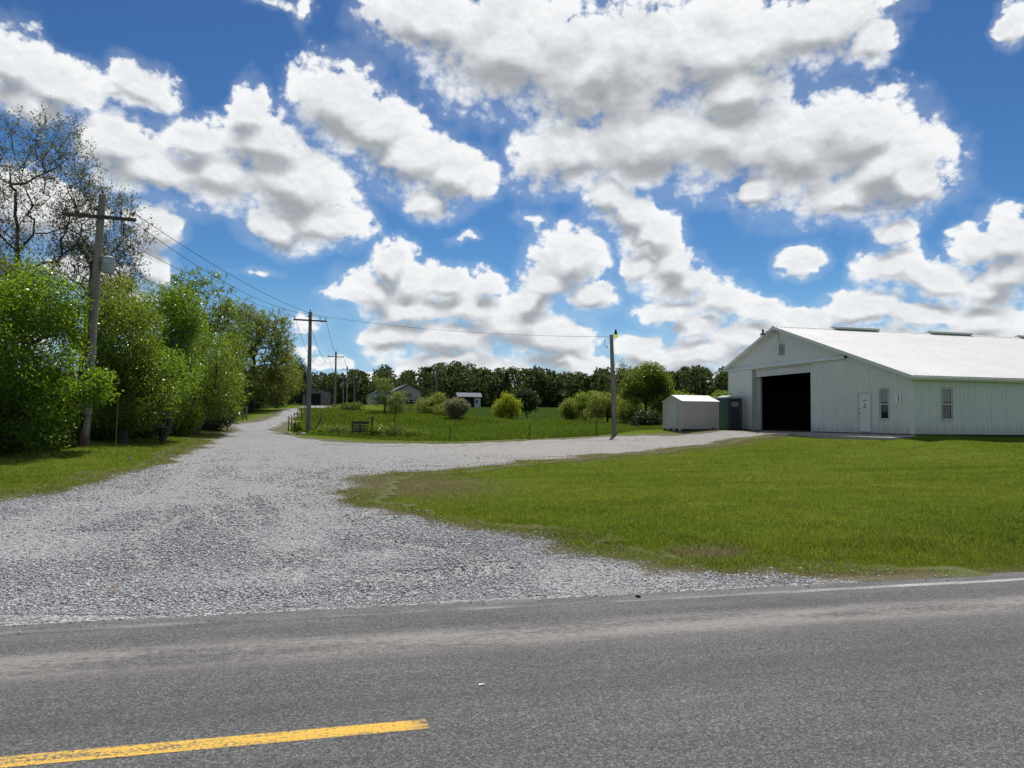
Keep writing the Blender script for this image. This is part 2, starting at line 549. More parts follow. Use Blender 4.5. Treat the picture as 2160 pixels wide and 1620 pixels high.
LEVELS += [(-25, 12, 0.1), (-40, 14, 0.2), (-14, 14, 0.05), (-20, 30, 0.7), (-40, 50, 1.5), (-25, 90, 2.6), (-30, 150, 4.2), (-40, 230, 6.0),
           (40, 60, 1.6), (70, 65, 1.6), (95, 40, 1.4), (95, 110, 3.0), (120, 200, 6.0), (20, 250, 6.2), (80, 240, 6.4), (-100, 120, 3.5),
           (-100, 300, 7.5), (0, 330, 8.0), (100, 330, 8.0), (200, 300, 8.0), (200, 100, 3.0), (200, 15, 0.5), (-150, 30, 0.7)]


def _tps_fit(pts, lam=0.6):
    P = np.array(pts, dtype=float)
    S = 30.0
    X = P[:, :2] / S
    n = len(X)
    d2 = ((X[:, None] - X[None]) ** 2).sum(-1)
    K = 0.5 * d2 * np.log(np.maximum(d2, 1e-12))
    A = np.zeros((n + 3, n + 3))
    A[:n, :n] = K + np.eye(n) * lam * 1e-3
    A[:n, n] = 1
    A[:n, n + 1:] = X
    A[n, :n] = 1
    A[n + 1:, :n] = X.T
    b = np.zeros(n + 3)
    b[:n] = P[:, 2]
    return X, np.linalg.solve(A, b), S


_TX, _TW, _TS = _tps_fit(LEVELS)


def zt(x, y):
    """ground height; works on numbers and arrays"""
    x = np.clip(np.asarray(x, dtype=float), -150, 200)
    y = np.clip(np.asarray(y, dtype=float), -40, 330)
    sh = x.shape
    q = np.stack([x.ravel(), y.ravel()], 1) / _TS
    out = np.zeros(len(q))
    for i in range(0, len(q), 20000):
        c = q[i:i + 20000]
        d2 = ((c[:, None] - _TX[None]) ** 2).sum(-1)
        k = 0.5 * d2 * np.log(np.maximum(d2, 1e-12))
        out[i:i + 20000] = k @ _TW[:len(_TX)] + _TW[len(_TX)] + c @ _TW[len(_TX) + 1:]
    # the road bed is flat
    y1 = y.ravel()
    t = np.clip((y1 - 8.0) / 1.5, 0, 1) * np.clip((y1 + 8) / -4 + 2, 0, 1) if False else np.clip((y1 - 8.0) / 2.0, 0, 1)
    t = np.where(y1 < -4, np.clip((-4 - y1) / 6, 0, 1), t)
    out = out * t + (-0.03) * (1 - t)
    return out.reshape(sh) if sh else float(out[0])


def poly_sd(px, py, poly):
    """signed distance to a polygon, positive inside"""
    px = np.asarray(px, float)
    py = np.asarray(py, float)
    d = np.full(px.shape, 1e18)
    ins = np.zeros(px.shape, bool)
    n = len(poly)
    for i in range(n):
        x0, y0 = poly[i]
        x1, y1 = poly[(i + 1) % n]
        ex, ey = x1 - x0, y1 - y0
        wx, wy = px - x0, py - y0
        t = np.clip((wx * ex + wy * ey) / (ex * ex + ey * ey + 1e-12), 0, 1)
        d = np.minimum(d, (wx - ex * t) ** 2 + (wy - ey * t) ** 2)
        c = ((y0 <= py) & (y1 > py)) | ((y1 <= py) & (y0 > py))
        xi = x0 + (py - y0) * ex / (ey if abs(ey) > 1e-12 else 1e-12)
        ins ^= c & (px < xi)
    return np.where(ins, 1, -1) * np.sqrt(d)


def vnoise(x, y, s, seed=0):
    """cheap smooth 2-D value noise in 0..1"""
    x = np.asarray(x) / s + seed * 17.3
    y = np.asarray(y) / s + seed * 9.1
    xi, yi = np.floor(x), np.floor(y)
    fx, fy = x - xi, y - yi
    fx = fx * fx * (3 - 2 * fx)
    fy = fy * fy * (3 - 2 * fy)

    def h(a, b):
        v = np.sin(a * 127.1 + b * 311.7 + seed * 74.7) * 43758.5453
        return v - np.floor(v)
    return (h(xi, yi) * (1 - fx) + h(xi + 1, yi) * fx) * (1 - fy) + (h(xi, yi + 1) * (1 - fx) + h(xi + 1, yi + 1) * fx) * fy


GRAVEL = [(-40, 6.5), (-40, 8.1), (-24, 8.6), (-14, 10.2), (-9.5, 13.2), (-6.4, 18.3), (-5.7, 19.9), (-5.1, 23.1), (-4.6, 29.2), (-4.7, 37.5), (-5.1, 45.8), (-5.3, 58.3), (-4.6, 75.6), (-2.7, 104.1), (-1.5, 129.6), (1.2, 154.4), (5, 172), (11, 178),
          (12, 175), (6.5, 168), (3.6, 154.1), (1.9, 128.7), (-0.5, 103.5), (-2.4, 75.2), (-3.0, 59.8), (-2.2, 52.3), (-0.7, 49.0), (1.0, 47.4), (5.1, 45.3), (9.2, 44.2), (13.5, 44.1), (18.3, 44.0), (20.7, 42.8), (22.9, 42.2), (25.8, 41.5),
          (25.8, 38.6), (22.5, 38.0), (16.9, 33.4), (13.5, 31.2), (10.1, 29.5), (6.7, 27.3), (4.2, 25.0), (2.4, 24.3), (1.3, 22.6), (0.7, 19.4), (0.8, 16.4), (1.6, 14.1), (2.4, 13.0), (3.2, 11.6), (3.8, 10.2), (4.4, 9.2), (5.0, 8.7), (5.8, 8.25), (7.2, 7.7), (7.4, 6.5)]
MEADOW = [(-1.7, 110), (-2.0, 90), (-1.7, 66), (-1.3, 59), (-0.4, 53.5), (0.9, 51.2), (3, 49.3), (5.5, 47.3), (9.2, 45.9), (13, 45.2), (17, 45.5), (19.5, 46.6), (21.5, 48.6), (30, 51), (60, 54), (110, 60), (110, 108), (60, 103), (32, 90), (20, 92), (12, 92), (6, 110)]


TRACKS = [[(-0.6, 8.0), (-1.6, 12), (-2.4, 18), (-3.0, 26), (-3.3, 36), (-3.7, 46), (-4.1, 58), (-3.6, 75), (-1.6, 104), (0.2, 140)],
          [(2.6, 8.3), (0.3, 11.5), (-1.4, 16), (-2.5, 22), (-3.1, 29), (-3.4, 38)],
          [(-4.6, 8.2), (-3.6, 12), (-2.6, 17), (-1.4, 23), (0.4, 30), (3.6, 35.5), (8, 38), (15, 39.5), (24, 40)]]


def track_field(x, y):
    """1 in the wheel ruts, 0 elsewhere"""
    out = np.zeros(np.shape(x))
    for pts in TRACKS:
        d = np.full(np.shape(x), 1e9)
        for (x0, y0), (x1, y1) in zip(pts[:-1], pts[1:]):
            ex, ey = x1 - x0, y1 - y0
            t = np.clip(((x - x0) * ex + (y - y0) * ey) / (ex * ex + ey * ey), 0, 1)
            d = np.minimum(d, np.hypot(x - x0 - t * ex, y - y0 - t * ey))
        d = d + (vnoise(x, y, 2.3, 14) - 0.5) * 0.25
        out = np.maximum(out, np.exp(-((d - 0.80) / 0.24) ** 2) * (0.55 + 0.45 * vnoise(x, y, 1.2, 15)))
    return out


def gravel_sd(x, y):
    w = (vnoise(x, y, 1.7, 1) - 0.5) * 0.9 + (vnoise(x, y, 0.5, 2) - 0.5) * 0.5
    return poly_sd(x, y, GRAVEL) + w


# ------------------------------------------------------------------ ground materials
def lawn_color(T, dry, meadow):
    p = worldpos(T)
    a = T.noise(p, 0.22, 4, 0.6)
    b = T.noise(p, 1.7, 4, 0.6)
    c = T.noise(p, 11.0, 4, 0.7)
    e = T.noise(T.vec('MULTIPLY', p, (0.35, 3.4, 1)), 1.0, 4, 0.6)      # mower passes along the road
    f = T.math('ADD', T.math('MULTIPLY', a, 0.35), T.math('MULTIPLY', b, 0.25))
    f = T.math('ADD', f, T.math('MULTIPLY', c, 0.25))
    f = T.math('ADD', f, T.math('MULTIPLY', e, 0.3))
    col = T.ramp(f, [(0.36, (0.062, 0.106, 0.010)), (0.52, (0.106, 0.160, 0.016)), (0.66, (0.155, 0.200, 0.030)), (0.85, (0.225, 0.245, 0.08))])
    mead = T.ramp(T.math('ADD', T.math('MULTIPLY', b, 0.5), T.math('MULTIPLY', c, 0.5)),
                  [(0.3, (0.030, 0.058, 0.006)), (0.7, (0.075, 0.125, 0.014))])
    col = T.mix(meadow, col, mead)
    straw = T.ramp(T.math('ADD', T.math('MULTIPLY', c, 0.6), T.math('MULTIPLY', b, 0.4)),
                   [(0.3, (0.075, 0.062, 0.032)), (0.5, (0.145, 0.122, 0.062)), (0.75, (0.25, 0.22, 0.13))])
    dn = T.math('ADD', dry, T.math('MULTIPLY', T.math('SUBTRACT', T.math('ADD', T.math('MULTIPLY', b, 0.6), T.math('MULTIPLY', c, 0.6)), 0.6), 1.6))
    dm = T.math('MULTIPLY', T.maprange(dn, 0.3, 0.75, smooth=True), T.maprange(dry, 0.02, 0.2))
    # thatch and soil show dark between the blades
    sh = T.maprange(T.noise(p, 34, 3, 0.7), 0.35, 0.65, 0.55, 1.0)
    return T.mix(1.0, T.mix(dm, col, straw), sh, 'MULTIPLY'), c, b


def make_ground_mat():
    m, T = new_mat("lawn_soil")
    z = T.node('ShaderNodeAttribute', attribute_name='zone')
    s = T.node('ShaderNodeSeparateColor')
    T.l.new(z.outputs['Color'], s.inputs[0])
    col, c, b = lawn_color(T, s.outputs[0], s.outputs[1])
    col = T.mix(s.outputs[2], col, T.ramp(b, [(0.3, (0.012, 0.026, 0.007)), (0.7, (0.026, 0.048, 0.012))]))  # dark green: cloud shade painted over the far field; also the tree foot
    h = T.math('ADD', T.math('MULTIPLY', c, 0.6), T.noise(worldpos(T), 45, 3, 0.7))
    finish(T, principled(T, col, 0.95, h, 0.6, 0.04, spec=0.0))
    return m


def make_gravel_mat():
    m, T = new_mat("crushed_limestone")
    p = worldpos(T)
    at = T.node('ShaderNodeAttribute', attribute_name='edge')
    ed = at.outputs['Fac']                                 # metres inside the outline
    p2 = T.vec('MULTIPLY', p, (1, 1, 0.3))
    wob = T.vec('ADD', p2, T.scale(T.noise(p2, 30, 2, out='Color'), 0.012))
    cell = T.voronoi(wob, 34.0, 'F1', 'Color')
    dist = T.voronoi(wob, 34.0, 'F1', 'Distance')
    sc = T.node('ShaderNodeSeparateColor')
    T.l.new(cell, sc.inputs[0])
    stone = T.ramp(sc.outputs[0], [(0.0, (0.12, 0.125, 0.13)), (0.25, (0.225, 0.23, 0.236)), (0.6, (0.37, 0.37, 0.375)), (1.0, (0.57, 0.565, 0.56))])
    gap = T.maprange(dist, 0.42, 0.76, 1.0, 0.40, smooth=True)
    stone = T.mix(1.0, stone, gap, 'MULTIPLY')
    # packed fines where wheels run, long soft streaks along the drive
    big = T.noise(T.vec('MULTIPLY', p, (0.9, 0.22, 1)), 1.0, 4, 0.6)
    fines = T.ramp(T.noise(p, 25, 5, 0.7), [(0.3, (0.225, 0.222, 0.22)), (0.7, (0.365, 0.358, 0.35))])
    fm = T.maprange(T.math('ADD', T.math('MULTIPLY', big, 0.8), T.math('MULTIPLY', T.noise(p, 3.5, 4, 0.65), 0.4)), 0.56, 0.76, 0, 0.65, smooth=True)
    s3 = T.node('ShaderNodeSeparateXYZ')
    T.l.new(p, s3.inputs[0])
    far = T.maprange(s3.outputs[1], 11.5, 17)
    rut = T.node('ShaderNodeAttribute', attribute_name='rut').outputs['Fac']
    rk = T.math('MULTIPLY', rut, T.maprange(T.noise(T.vec('MULTIPLY', p, (3, 0.8, 1)), 1.5, 4, 0.65), 0.3, 0.65))
    fm = T.math('MAXIMUM', T.math('MULTIPLY', fm, T.maprange(far, 0, 1, 0.25, 1.0)), T.math('MULTIPLY', rk, 0.95))
    col = T.mix(fm, stone, fines)
    # muddy wash by the road
    md = T.noise(T.vec('MULTIPLY', p, (0.8, 2.2, 1)), 0.9, 4, 0.6)
    mm = T.math('MULTIPLY', T.maprange(md, 0.50, 0.66, smooth=True), T.maprange(s3.outputs[1], 8.6, 10.0, 1, 0))
    mm = T.math('MULTIPLY', mm, T.maprange(s3.outputs[0], 0.0, 1.4))
    col = T.mix(T.math('MULTIPLY', mm, 0.75), col, (0.15, 0.125, 0.10))
    # dusty tan on the branch towards the barn
    tan = T.math('MULTIPLY', T.maprange(s3.outputs[0], 2, 9), T.maprange(s3.outputs[1], 20, 26))
    col = T.mix(T.math('MULTIPLY', tan, 0.55), col, T.mix(T.noise(p, 2.2, 4, 0.6), (0.27, 0.248, 0.225), (0.40, 0.378, 0.352)))
    # worn edge: grass and straw come through
    n = T.math('ADD', T.math('MULTIPLY', T.noise(p, 1.3, 5, 0.65), 0.9), T.math('MULTIPLY', T.noise(p, 9, 3, 0.7), 0.5))
    k = T.math('ADD', ed, T.math('MULTIPLY', T.math('SUBTRACT', n, 0.7), 2.4))
    lawn, c, b = lawn_color(T, T.maprange(k, -0.8, 0.2, 0.55, 1.0), 0.0)
    wm = T.maprange(k, -0.05, 0.30, 1.0, 0.0, smooth=True)
    patch = T.math('MULTIPLY', T.maprange(T.noise(T.vec('MULTIPLY', p, (0.35, 1.5, 1)), 1.0, 5, 0.65), 0.57, 0.66, smooth=True),
                   T.math('MULTIPLY', T.maprange(s3.outputs[0], -1, 2), T.maprange(s3.outputs[1], 19, 23)))
    patch = T.math('MULTIPLY', patch, T.maprange(ed, 0.6, 4.5, 0.85, 0.15))
    wm = T.math('MAXIMUM', wm, patch)
    col = T.mix(wm, col, lawn)
    h = T.math('SUBTRACT', T.math('MULTIPLY', sc.outputs[1], 0.35), dist)
    finish(T, principled(T, col, 0.9, h, T.maprange(wm, 0, 1, 1, 0.4) if False else 0.9, 0.022, spec=0.2))
    return m


def make_asphalt_mat(name="asphalt", line=None):
    """weathered asphalt; line=(colour, wear) adds worn paint on top of it"""
    m, T = new_mat(name)
    p = worldpos(T)
    s = T.node('ShaderNodeSeparateXYZ')
    T.l.new(p, s.inputs[0])
    y = s.outputs[1]
    cell = T.voronoi(p, 85.0, 'F1', 'Color')
    sc = T.node('ShaderNodeSeparateColor')
    T.l.new(cell, sc.inputs[0])
    agg = T.ramp(sc.outputs[0], [(0.0, (0.050, 0.051, 0.053)), (0.45, (0.096, 0.097, 0.098)), (0.85, (0.145, 0.144, 0.142)), (0.97, (0.215, 0.21, 0.205))])
    base = T.noise(p, 0.5, 4, 0.6)
    streak = T.noise(T.vec('MULTIPLY', p, (0.25, 4.5, 1)), 1.0, 5, 0.6)
    v = T.maprange(T.math('ADD', T.math('ADD', T.math('MULTIPLY', base, 0.4), T.math('MULTIPLY', streak, 0.5)), T.math('MULTIPLY', T.noise(p, 9, 4, 0.7), 0.25)), 0.33, 0.82, 0.60, 1.20)
    col = T.mix(1.0, agg, v, 'MULTIPLY')
    # oil-dark strip between the wheel tracks, paler worn tracks
    dk = T.math('MULTIPLY', T.maprange(y, 4.9, 5.35, smooth=True), T.maprange(y, 5.75, 5.35, smooth=True))
    col = T.mix(T.math('MULTIPLY', dk, 0.25), col, (0.055, 0.056, 0.06))
    # pale reddish dust thrown from the gravel, caught between the tracks
    band = T.math('MULTIPLY', T.maprange(y, 5.7, 6.25, smooth=True), T.maprange(y, 7.0, 6.55, smooth=True))
    dn = T.math('ADD', T.math('MULTIPLY', T.noise(T.vec('MULTIPLY', p, (0.6, 1, 1)), 19, 5, 0.8), 0.75), T.math('MULTIPLY', T.noise(T.vec('MULTIPLY', p, (0.6, 3, 1)), 1.0, 4, 0.6), 0.6))
    dust = T.math('MULTIPLY', T.math('MULTIPLY', T.maprange(y, 6.1, 6.5, smooth=True), T.maprange(y, 7.05, 6.7, smooth=True)), T.maprange(dn, 0.55, 0.78, smooth=True))
    col = T.mix(T.math('MULTIPLY', band, T.maprange(dn, 0.3, 0.8, 0.03, 0.32)), col, (0.155, 0.140, 0.134))
    col = T.mix(T.math('MULTIPLY', dust, 0.46), col, (0.40, 0.365, 0.34))
    # stone dust along the far edge
    eg = T.math('MULTIPLY', T.maprange(y, 7.1, 7.9), T.maprange(T.noise(T.vec('MULTIPLY', p, (0.7, 3, 1)), 1.2, 5, 0.65), 0.4, 0.7))
    col = T.mix(T.math('MULTIPLY', eg, 0.6), col, (0.24, 0.235, 0.235))
    rough = 0.85
    if line:
        lc, lo, hi = line
        w = T.math('ADD', T.math('MULTIPLY', T.noise(p, 40, 4, 0.75), 0.6), T.math('MULTIPLY', T.noise(T.vec('MULTIPLY', p, (1.1, 8, 1)), 1.0, 5, 0.65), 0.5))
        wm = T.maprange(w, lo, hi, smooth=True)
        if lc[2] < 0.2:                      # ragged rim and a worn-out end
            rim = T.math('ABSOLUTE', T.math('SUBTRACT', y, 4.8))
            rn = T.math('MULTIPLY', T.math('SUBTRACT', T.noise(p, 55, 4, 0.7), 0.5), 0.05)
            wm = T.math('MULTIPLY', wm, T.maprange(T.math('ADD', rim, rn), 0.066, 0.082, 1.0, 0.0, smooth=True))
            en = T.math('MULTIPLY', T.math('SUBTRACT', T.noise(T.vec('MULTIPLY', p, (6, 40, 1)), 1.0, 4, 0.7), 0.5), 0.5)
            wm = T.math('MULTIPLY', wm, T.maprange(T.math('ADD', T.math('PINGPONG', T.math('ADD', s.outputs[0], 3.5 + 0.84 + 240), 6.0), en), 2.66, 2.86, 0.0, 1.0) if False else T.maprange(T.math('ADD', T.math('ABSOLUTE', T.math('ADD', s.outputs[0], 0.84)), en), 1.42, 1.62, 1.0, 0.0, smooth=True))
        if lc[0] < 0.62 or lc[2] > 0.4:      # the white line is only kept to the right of the gravel mouth
            keep = T.math('ADD', T.maprange(T.noise(T.vec('MULTIPLY', p, (0.7, 6, 1)), 1.3, 4, 0.6), 0.45, 0.62, 0.0, 0.5), T.maprange(T.math('ABSOLUTE', T.math('SUBTRACT', s.outputs[0], 0.0)), 3.2, 6.0, 0.0, 0.7))
            wm = T.math('MULTIPLY', wm, keep)
        cr = T.voronoi(T.vec('ADD', p, T.scale(T.noise(p, 6, 3, out='Color'), 0.15)), 7.0, 'DISTANCE_TO_EDGE')
        wm = T.math('MULTIPLY', wm, T.maprange(cr, 0.004, 0.02, 0.55, 1.0))
        col = T.mix(wm, col, T.mix(T.noise(p, 12, 4, 0.6), tuple(x * 0.78 for x in lc), lc))
    finish(T, principled(T, col, rough, sc.outputs[1], 0.7, 0.006, spec=0.25))
    return m


# ------------------------------------------------------------------ the ground, one sheet to the horizon
def lines(*segs):
    out = []
    for a, b, st in segs:
        out += list(np.arange(a, b - 1e-6, st))
    out.append(segs[-1][1])
    return np.array(out)


def grid_faces(nx, ny):
    i, j = np.meshgrid(np.arange(nx - 1), np.arange(ny - 1), indexing='ij')
    a = (i * ny + j).ravel()
    return np.stack([a, a + ny, a + ny + 1, a + 1], 1)


DIRT = [(5.5, 9.95, 0.62, 0.40)]


def zones(x, y):
    sd = gravel_sd(x, y)
    dry = np.clip(0.75 + sd / 0.8, 0, 1) * np.where(x > -3, 0.9, 0.5) * (y < 60)
    # the tip of the lawn between the two arms of gravel is thin and strawy
    dry = np.maximum(dry, np.clip(1.05 - np.hypot((x - 2.6) / 3.6, (y - 20.5) / 5.5), 0, 1) * 1.0)
    dry = np.maximum(dry, np.clip(1.0 - np.abs(y - 8.0) / 0.55, 0, 1) * (x > 4))
    dry = np.maximum(dry, 0.75 * np.clip(1.3 + (sd - 0.0) / 2.6, 0, 1) * (x > 9) * (y > 25) * (y < 45) * (x < 26.5) * (poly_sd(x, y, MEADOW) < -1.2))
    for dx, dy, rx, ry in DIRT:
        dry = np.maximum(dry, np.clip(1.5 - np.hypot((x - dx) / rx, (y - dy) / ry), 0, 1))
    md = np.clip(poly_sd(x, y, MEADOW) / 0.6 + 0.5, 0, 1)
    # cloud shade on the far pasture, painted into the ground colour
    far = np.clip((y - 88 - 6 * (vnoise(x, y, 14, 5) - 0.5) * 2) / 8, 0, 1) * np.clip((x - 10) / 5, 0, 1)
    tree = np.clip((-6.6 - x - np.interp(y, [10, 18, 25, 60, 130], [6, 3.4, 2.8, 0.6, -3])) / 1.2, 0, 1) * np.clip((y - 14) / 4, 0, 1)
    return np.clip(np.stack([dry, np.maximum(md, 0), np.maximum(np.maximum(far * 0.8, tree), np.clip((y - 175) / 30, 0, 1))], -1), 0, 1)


def make_ground():
    xs = lines((-3000, -300, 450), (-300, -100, 40), (-100, -30, 5), (-30, 50, 0.5), (50, 110, 3), (110, 300, 30), (300, 3000, 450))
    ys = lines((-1000, -100, 300), (-100, -8, 8), (-8, 8, 1.0), (8, 60, 0.5), (60, 120, 1.5), (120, 260, 6), (260, 420, 20), (420, 5000, 700))
    X, Y = np.meshgrid(xs, ys, indexing='ij')
    Z = zt(X, Y)
    V = np.stack([X, Y, Z], -1).reshape(-1, 3)
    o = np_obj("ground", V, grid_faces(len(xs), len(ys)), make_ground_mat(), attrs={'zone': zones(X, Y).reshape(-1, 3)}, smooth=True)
    tag(o, kind='structure')


def make_road():
    xs = lines((-400, -40, 30), (-40, 40, 2), (40, 400, 30))
    ys = np.array([1.62, 2.0, 3.0, 4.8, 6.5, 7.6, 7.95])
    X, Y = np.meshgrid(xs, ys, indexing='ij')
    jag = (vnoise(X, X * 0, 0.9, 8) - 0.5) * 0.10
    Yj = np.where(Y > 7.9, Y + jag, Y)
    V = np.stack([X, Yj, np.zeros_like(X)], -1).reshape(-1, 3)
    road = np_obj("road", V, grid_faces(len(xs), len(ys)), make_asphalt_mat())
    tag(road, kind='structure')

    def strip(name, x0, x1, y0, y1, mat, step=0.5):
        n = max(2, int((x1 - x0) / step) + 1)
        xx = np.linspace(x0, x1, n)
        e = (vnoise(xx, xx * 0, 0.35, 3) - 0.5) * 0.02
        V = np.concatenate([np.stack([xx, y0 + e, xx * 0 + 0.0015], 1), np.stack([xx, y1 + e * 0.7, xx * 0 + 0.0015], 1)])
        i = np.arange(n - 1)
        F = np.stack([i, i + 1, i + 1 + n, i + n], 1)
        return np_obj(name, V, F, mat, parent=road)
    ym = make_asphalt_mat("yellow_road_paint", ((0.76, 0.47, 0.075), 0.43, 0.58))
    wm = make_asphalt_mat("white_road_paint", ((0.55, 0.55, 0.53), 0.40, 0.66))
    for k in (0,):
        strip("centre_line", -2.4 + k, 0.72 + k, 4.715, 4.885, ym, 0.1)
    strip("edge_line", -200, 200, 7.52, 7.63, wm)
    strip("edge_line", -200, 200, 1.97, 2.08, wm)


def make_gravel():
    xs = lines((-42, -12, 0.6), (-12, 8, 0.22), (8, 28, 0.35))
    ys = lines((7.80, 7.9, 0.1), (7.9, 30, 0.22), (30, 60, 0.4), (60, 182, 1.0))
    X, Y = np.meshgrid(xs, ys, indexing='ij')
    sd = gravel_sd(X, Y)
    Z = zt(X, Y) + 0.034 + 0.02 * (vnoise(X, Y, 1.1, 4) - 0.5) * np.clip(sd, 0, 1)
    Z = Z - np.clip(0.25 - sd, 0, 1) * 0.02
    Z = np.where(Y < 8.4, np.maximum(Z, 0.005), Z)
    Z = np.where(Y < 7.84, -0.004, Z)
    F = grid_faces(len(xs), len(ys))
    keep = (sd.reshape(-1)[F] > -0.9).any(1)
    F = F[keep]
    V = np.stack([X, Y, Z], -1).reshape(-1, 3)
    used, inv = np.unique(F, return_inverse=True)
    o = np_obj("gravel_drive", V[used], inv.reshape(-1, 4), make_gravel_mat(), attrs={'edge': sd.reshape(-1)[used], 'rut': track_field(X, Y).reshape(-1)[used]}, smooth=True)
    tag(o, kind='structure')


# ------------------------------------------------------------------ stones and grass
_t = (1 + 5 ** 0.5) / 2
ICO_V = np.array([(-1, _t, 0), (1, _t, 0), (-1, -_t, 0), (1, -_t, 0), (0, -1, _t), (0, 1, _t), (0, -1, -_t), (0, 1, -_t), (_t, 0, -1), (_t, 0, 1), (-_t, 0, -1), (-_t, 0, 1)]) / 1.9
ICO_F = np.array([(0, 11, 5), (0, 5, 1), (0, 1, 7), (0, 7, 10), (0, 10, 11), (1, 5, 9), (5, 11, 4), (11, 10, 2), (10, 7, 6), (7, 1, 8), (3, 9, 4), (3, 4, 2), (3, 2, 6), (3, 6, 8), (3, 8, 9), (4, 9, 5), (2, 4, 11), (6, 2, 10), (8, 6, 7), (9, 8, 1)])


def stones_mesh(rng, P, size):
    """angular stones at points P (n,3), radius size (n)"""
    n = len(P)
    J = 1 + (rng.random((n, 12)) - 0.5) * 0.75
    B = ICO_V[None] * J[:, :, None]
    B = B * (np.array([1.0, 0.8, 0.62])[None] * (1 + (rng.random((n, 3)) - 0.5) * 0.5))[:, None, :]
    a = rng.random(n) * 6.28
    t = (rng.random(n) - 0.5) * 0.9
    ca, sa, ct, st = np.cos(a), np.sin(a), np.cos(t), np.sin(t)
    y = B[:, :, 1] * ct[:, None] - B[:, :, 2] * st[:, None]
    z = B[:, :, 1] * st[:, None] + B[:, :, 2] * ct[:, None]
    x = B[:, :, 0]
    B = np.stack([x * ca[:, None] - y * sa[:, None], x * sa[:, None] + y * ca[:, None], z], -1) * size[:, None, None]
    V = (B + P[:, None, :]).reshape(-1, 3)
    F = (ICO_F[None] + 12 * np.arange(n)[:, None, None]).reshape(-1, 3)
    return V, F


def view_sample(rng, n, d0, d1, l0=-0.74, l1=0.74, power=1.0):
    """points in the wedge of ground ahead of the road, depth d0..d1"""
    u = rng.random(n)
    D = (d0 ** (1 - power) + u * (d1 ** (1 - power) - d0 ** (1 - power))) ** (1 / (1 - power)) if abs(power - 1) > 1e-3 else d0 * (d1 / d0) ** u
    Lr = D * (l0 + (l1 - l0) * rng.random(n))
    c, s = math.cos(yaw), math.sin(yaw)
    return D * s + Lr * c, D * c - Lr * s, D


def top_z(x, y, sd):
    """top of the gravel sheet where it lies, else the soil"""
    z = zt(x, y) + np.where(sd > -0.8, 0.034 - 0.02 * np.clip(0.25 - sd, 0, 1), 0.0)
    return np.where((y < 8.4) & (sd > -0.8), np.maximum(z, 0.005), z)


def make_stones():
    rng = np.random.default_rng(5)
    x, y, D = view_sample(rng, 230000, 7.3, 34, -0.82, 0.5, 1.75)
    sd = gravel_sd(x, y)
    dens = np.where(sd > 0, np.clip(sd / 0.4 + 0.45, 0, 1), 0.5 * np.exp(sd / 0.28)) * np.clip((34 - D) / 18, 0, 1)
    dens = np.maximum(dens, 0.30 * (x > 5) * (y < 8.5 + 0.3 * vnoise(x, y, 1.5, 16)))
    mud = (vnoise(x * 0.8, y * 2.2, 0.8, 6) > 0.6) & (x > 0.5) & (y < 9.8)
    ok = (y > 7.93) & (rng.random(len(x)) < dens) & ~(mud & (rng.random(len(x)) < 0.8))
    # worn wheel paths carry fewer loose stones
    path = vnoise(x * 0.9, y * 0.22, 1.0, 7)
    ok &= ~((path > 0.66) & (y > 13) & (rng.random(len(x)) < 0.6))
    ok &= rng.random(len(x)) > 0.9 * track_field(x, y) * np.clip((y - 8) / 3, 0.3, 1)
    x, y, D = x[ok], y[ok], D[ok]
    # strays on the asphalt edge
    xs = rng.uniform(-6, 8, 900)
    ys = 7.95 - rng.exponential(0.10, 900)
    x = np.concatenate([x, xs])
    y = np.concatenate([y, ys])
    D = np.concatenate([D, np.full(900, 8.0)])
    size = rng.gamma(7, 0.0019, len(x)) * np.clip(0.8 + (D - 7) * 0.03, 0.8, 1.3)
    size[-900:] *= 0.75
    base = np.where(y > 7.95, top_z(x, y, gravel_sd(x, y)), 0.0)
    P = np.stack([x, y, base + size * 0.22], 1)
    V, F = stones_mesh(rng, P, size)
    tone = np.clip(rng.beta(1.7, 1.5, len(x)), 0, 1)
    m, T = new_mat("loose_limestone")
    at = T.node('ShaderNodeAttribute', attribute_name='tint')
    c = T.ramp(at.outputs['Fac'], [(0.0, (0.13, 0.135, 0.142)), (0.25, (0.26, 0.265, 0.272)), (0.6, (0.42, 0.42, 0.425)), (0.93, (0.62, 0.615, 0.61)), (1.0, (0.42, 0.37, 0.31))])
    finish(T, principled(T, T.mix(T.maprange(T.noise(worldpos(T), 90, 3), 0.3, 0.7, 0, 0.25), c, (0.22, 0.215, 0.21)), 0.85, spec=0.25))
    o = np_obj("gravel_stones", V, F, m, attrs={'tint': np.repeat(tone, 12)})
    tag(o, "loose grey and white crushed limestone covering the mouth of the drive", "gravel", kind='stuff')


def blades(rng, x, y, z, h, w, lean=0.5):
    """one bent blade (two triangles + tip) per point"""
    n = len(x)
    a = rng.random(n) * 6.283
    dx, dy = np.cos(a), np.sin(a)
    b = rng.random(n) * 6.283
    ln = h * lean * rng.random(n)
    P = np.stack([x, y, z], 1)
    S = np.stack([dx, dy, np.zeros(n)], 1) * (w / 2)[:, None]
    L1 = np.stack([np.cos(b) * ln * 0.3, np.sin(b) * ln * 0.3, h * 0.55], 1)
    L2 = np.stack([np.cos(b) * ln, np.sin(b) * ln, h], 1)
    V = np.stack([P - S, P + S, P + L1 + S * 0.75, P + L1 - S * 0.75, P + L2], 1).reshape(-1, 3)
    k = 5 * np.arange(n)
    F = np.concatenate([np.stack([k, k + 1, k + 2], 1), np.stack([k, k + 2, k + 3], 1), np.stack([k + 3, k + 2, k + 4], 1)])
    return V, F


def in_barn(x, y):
    return (x > 25.3 + 0.5 * (y < 38)) & (y > 29.4) & (y < 47.2)


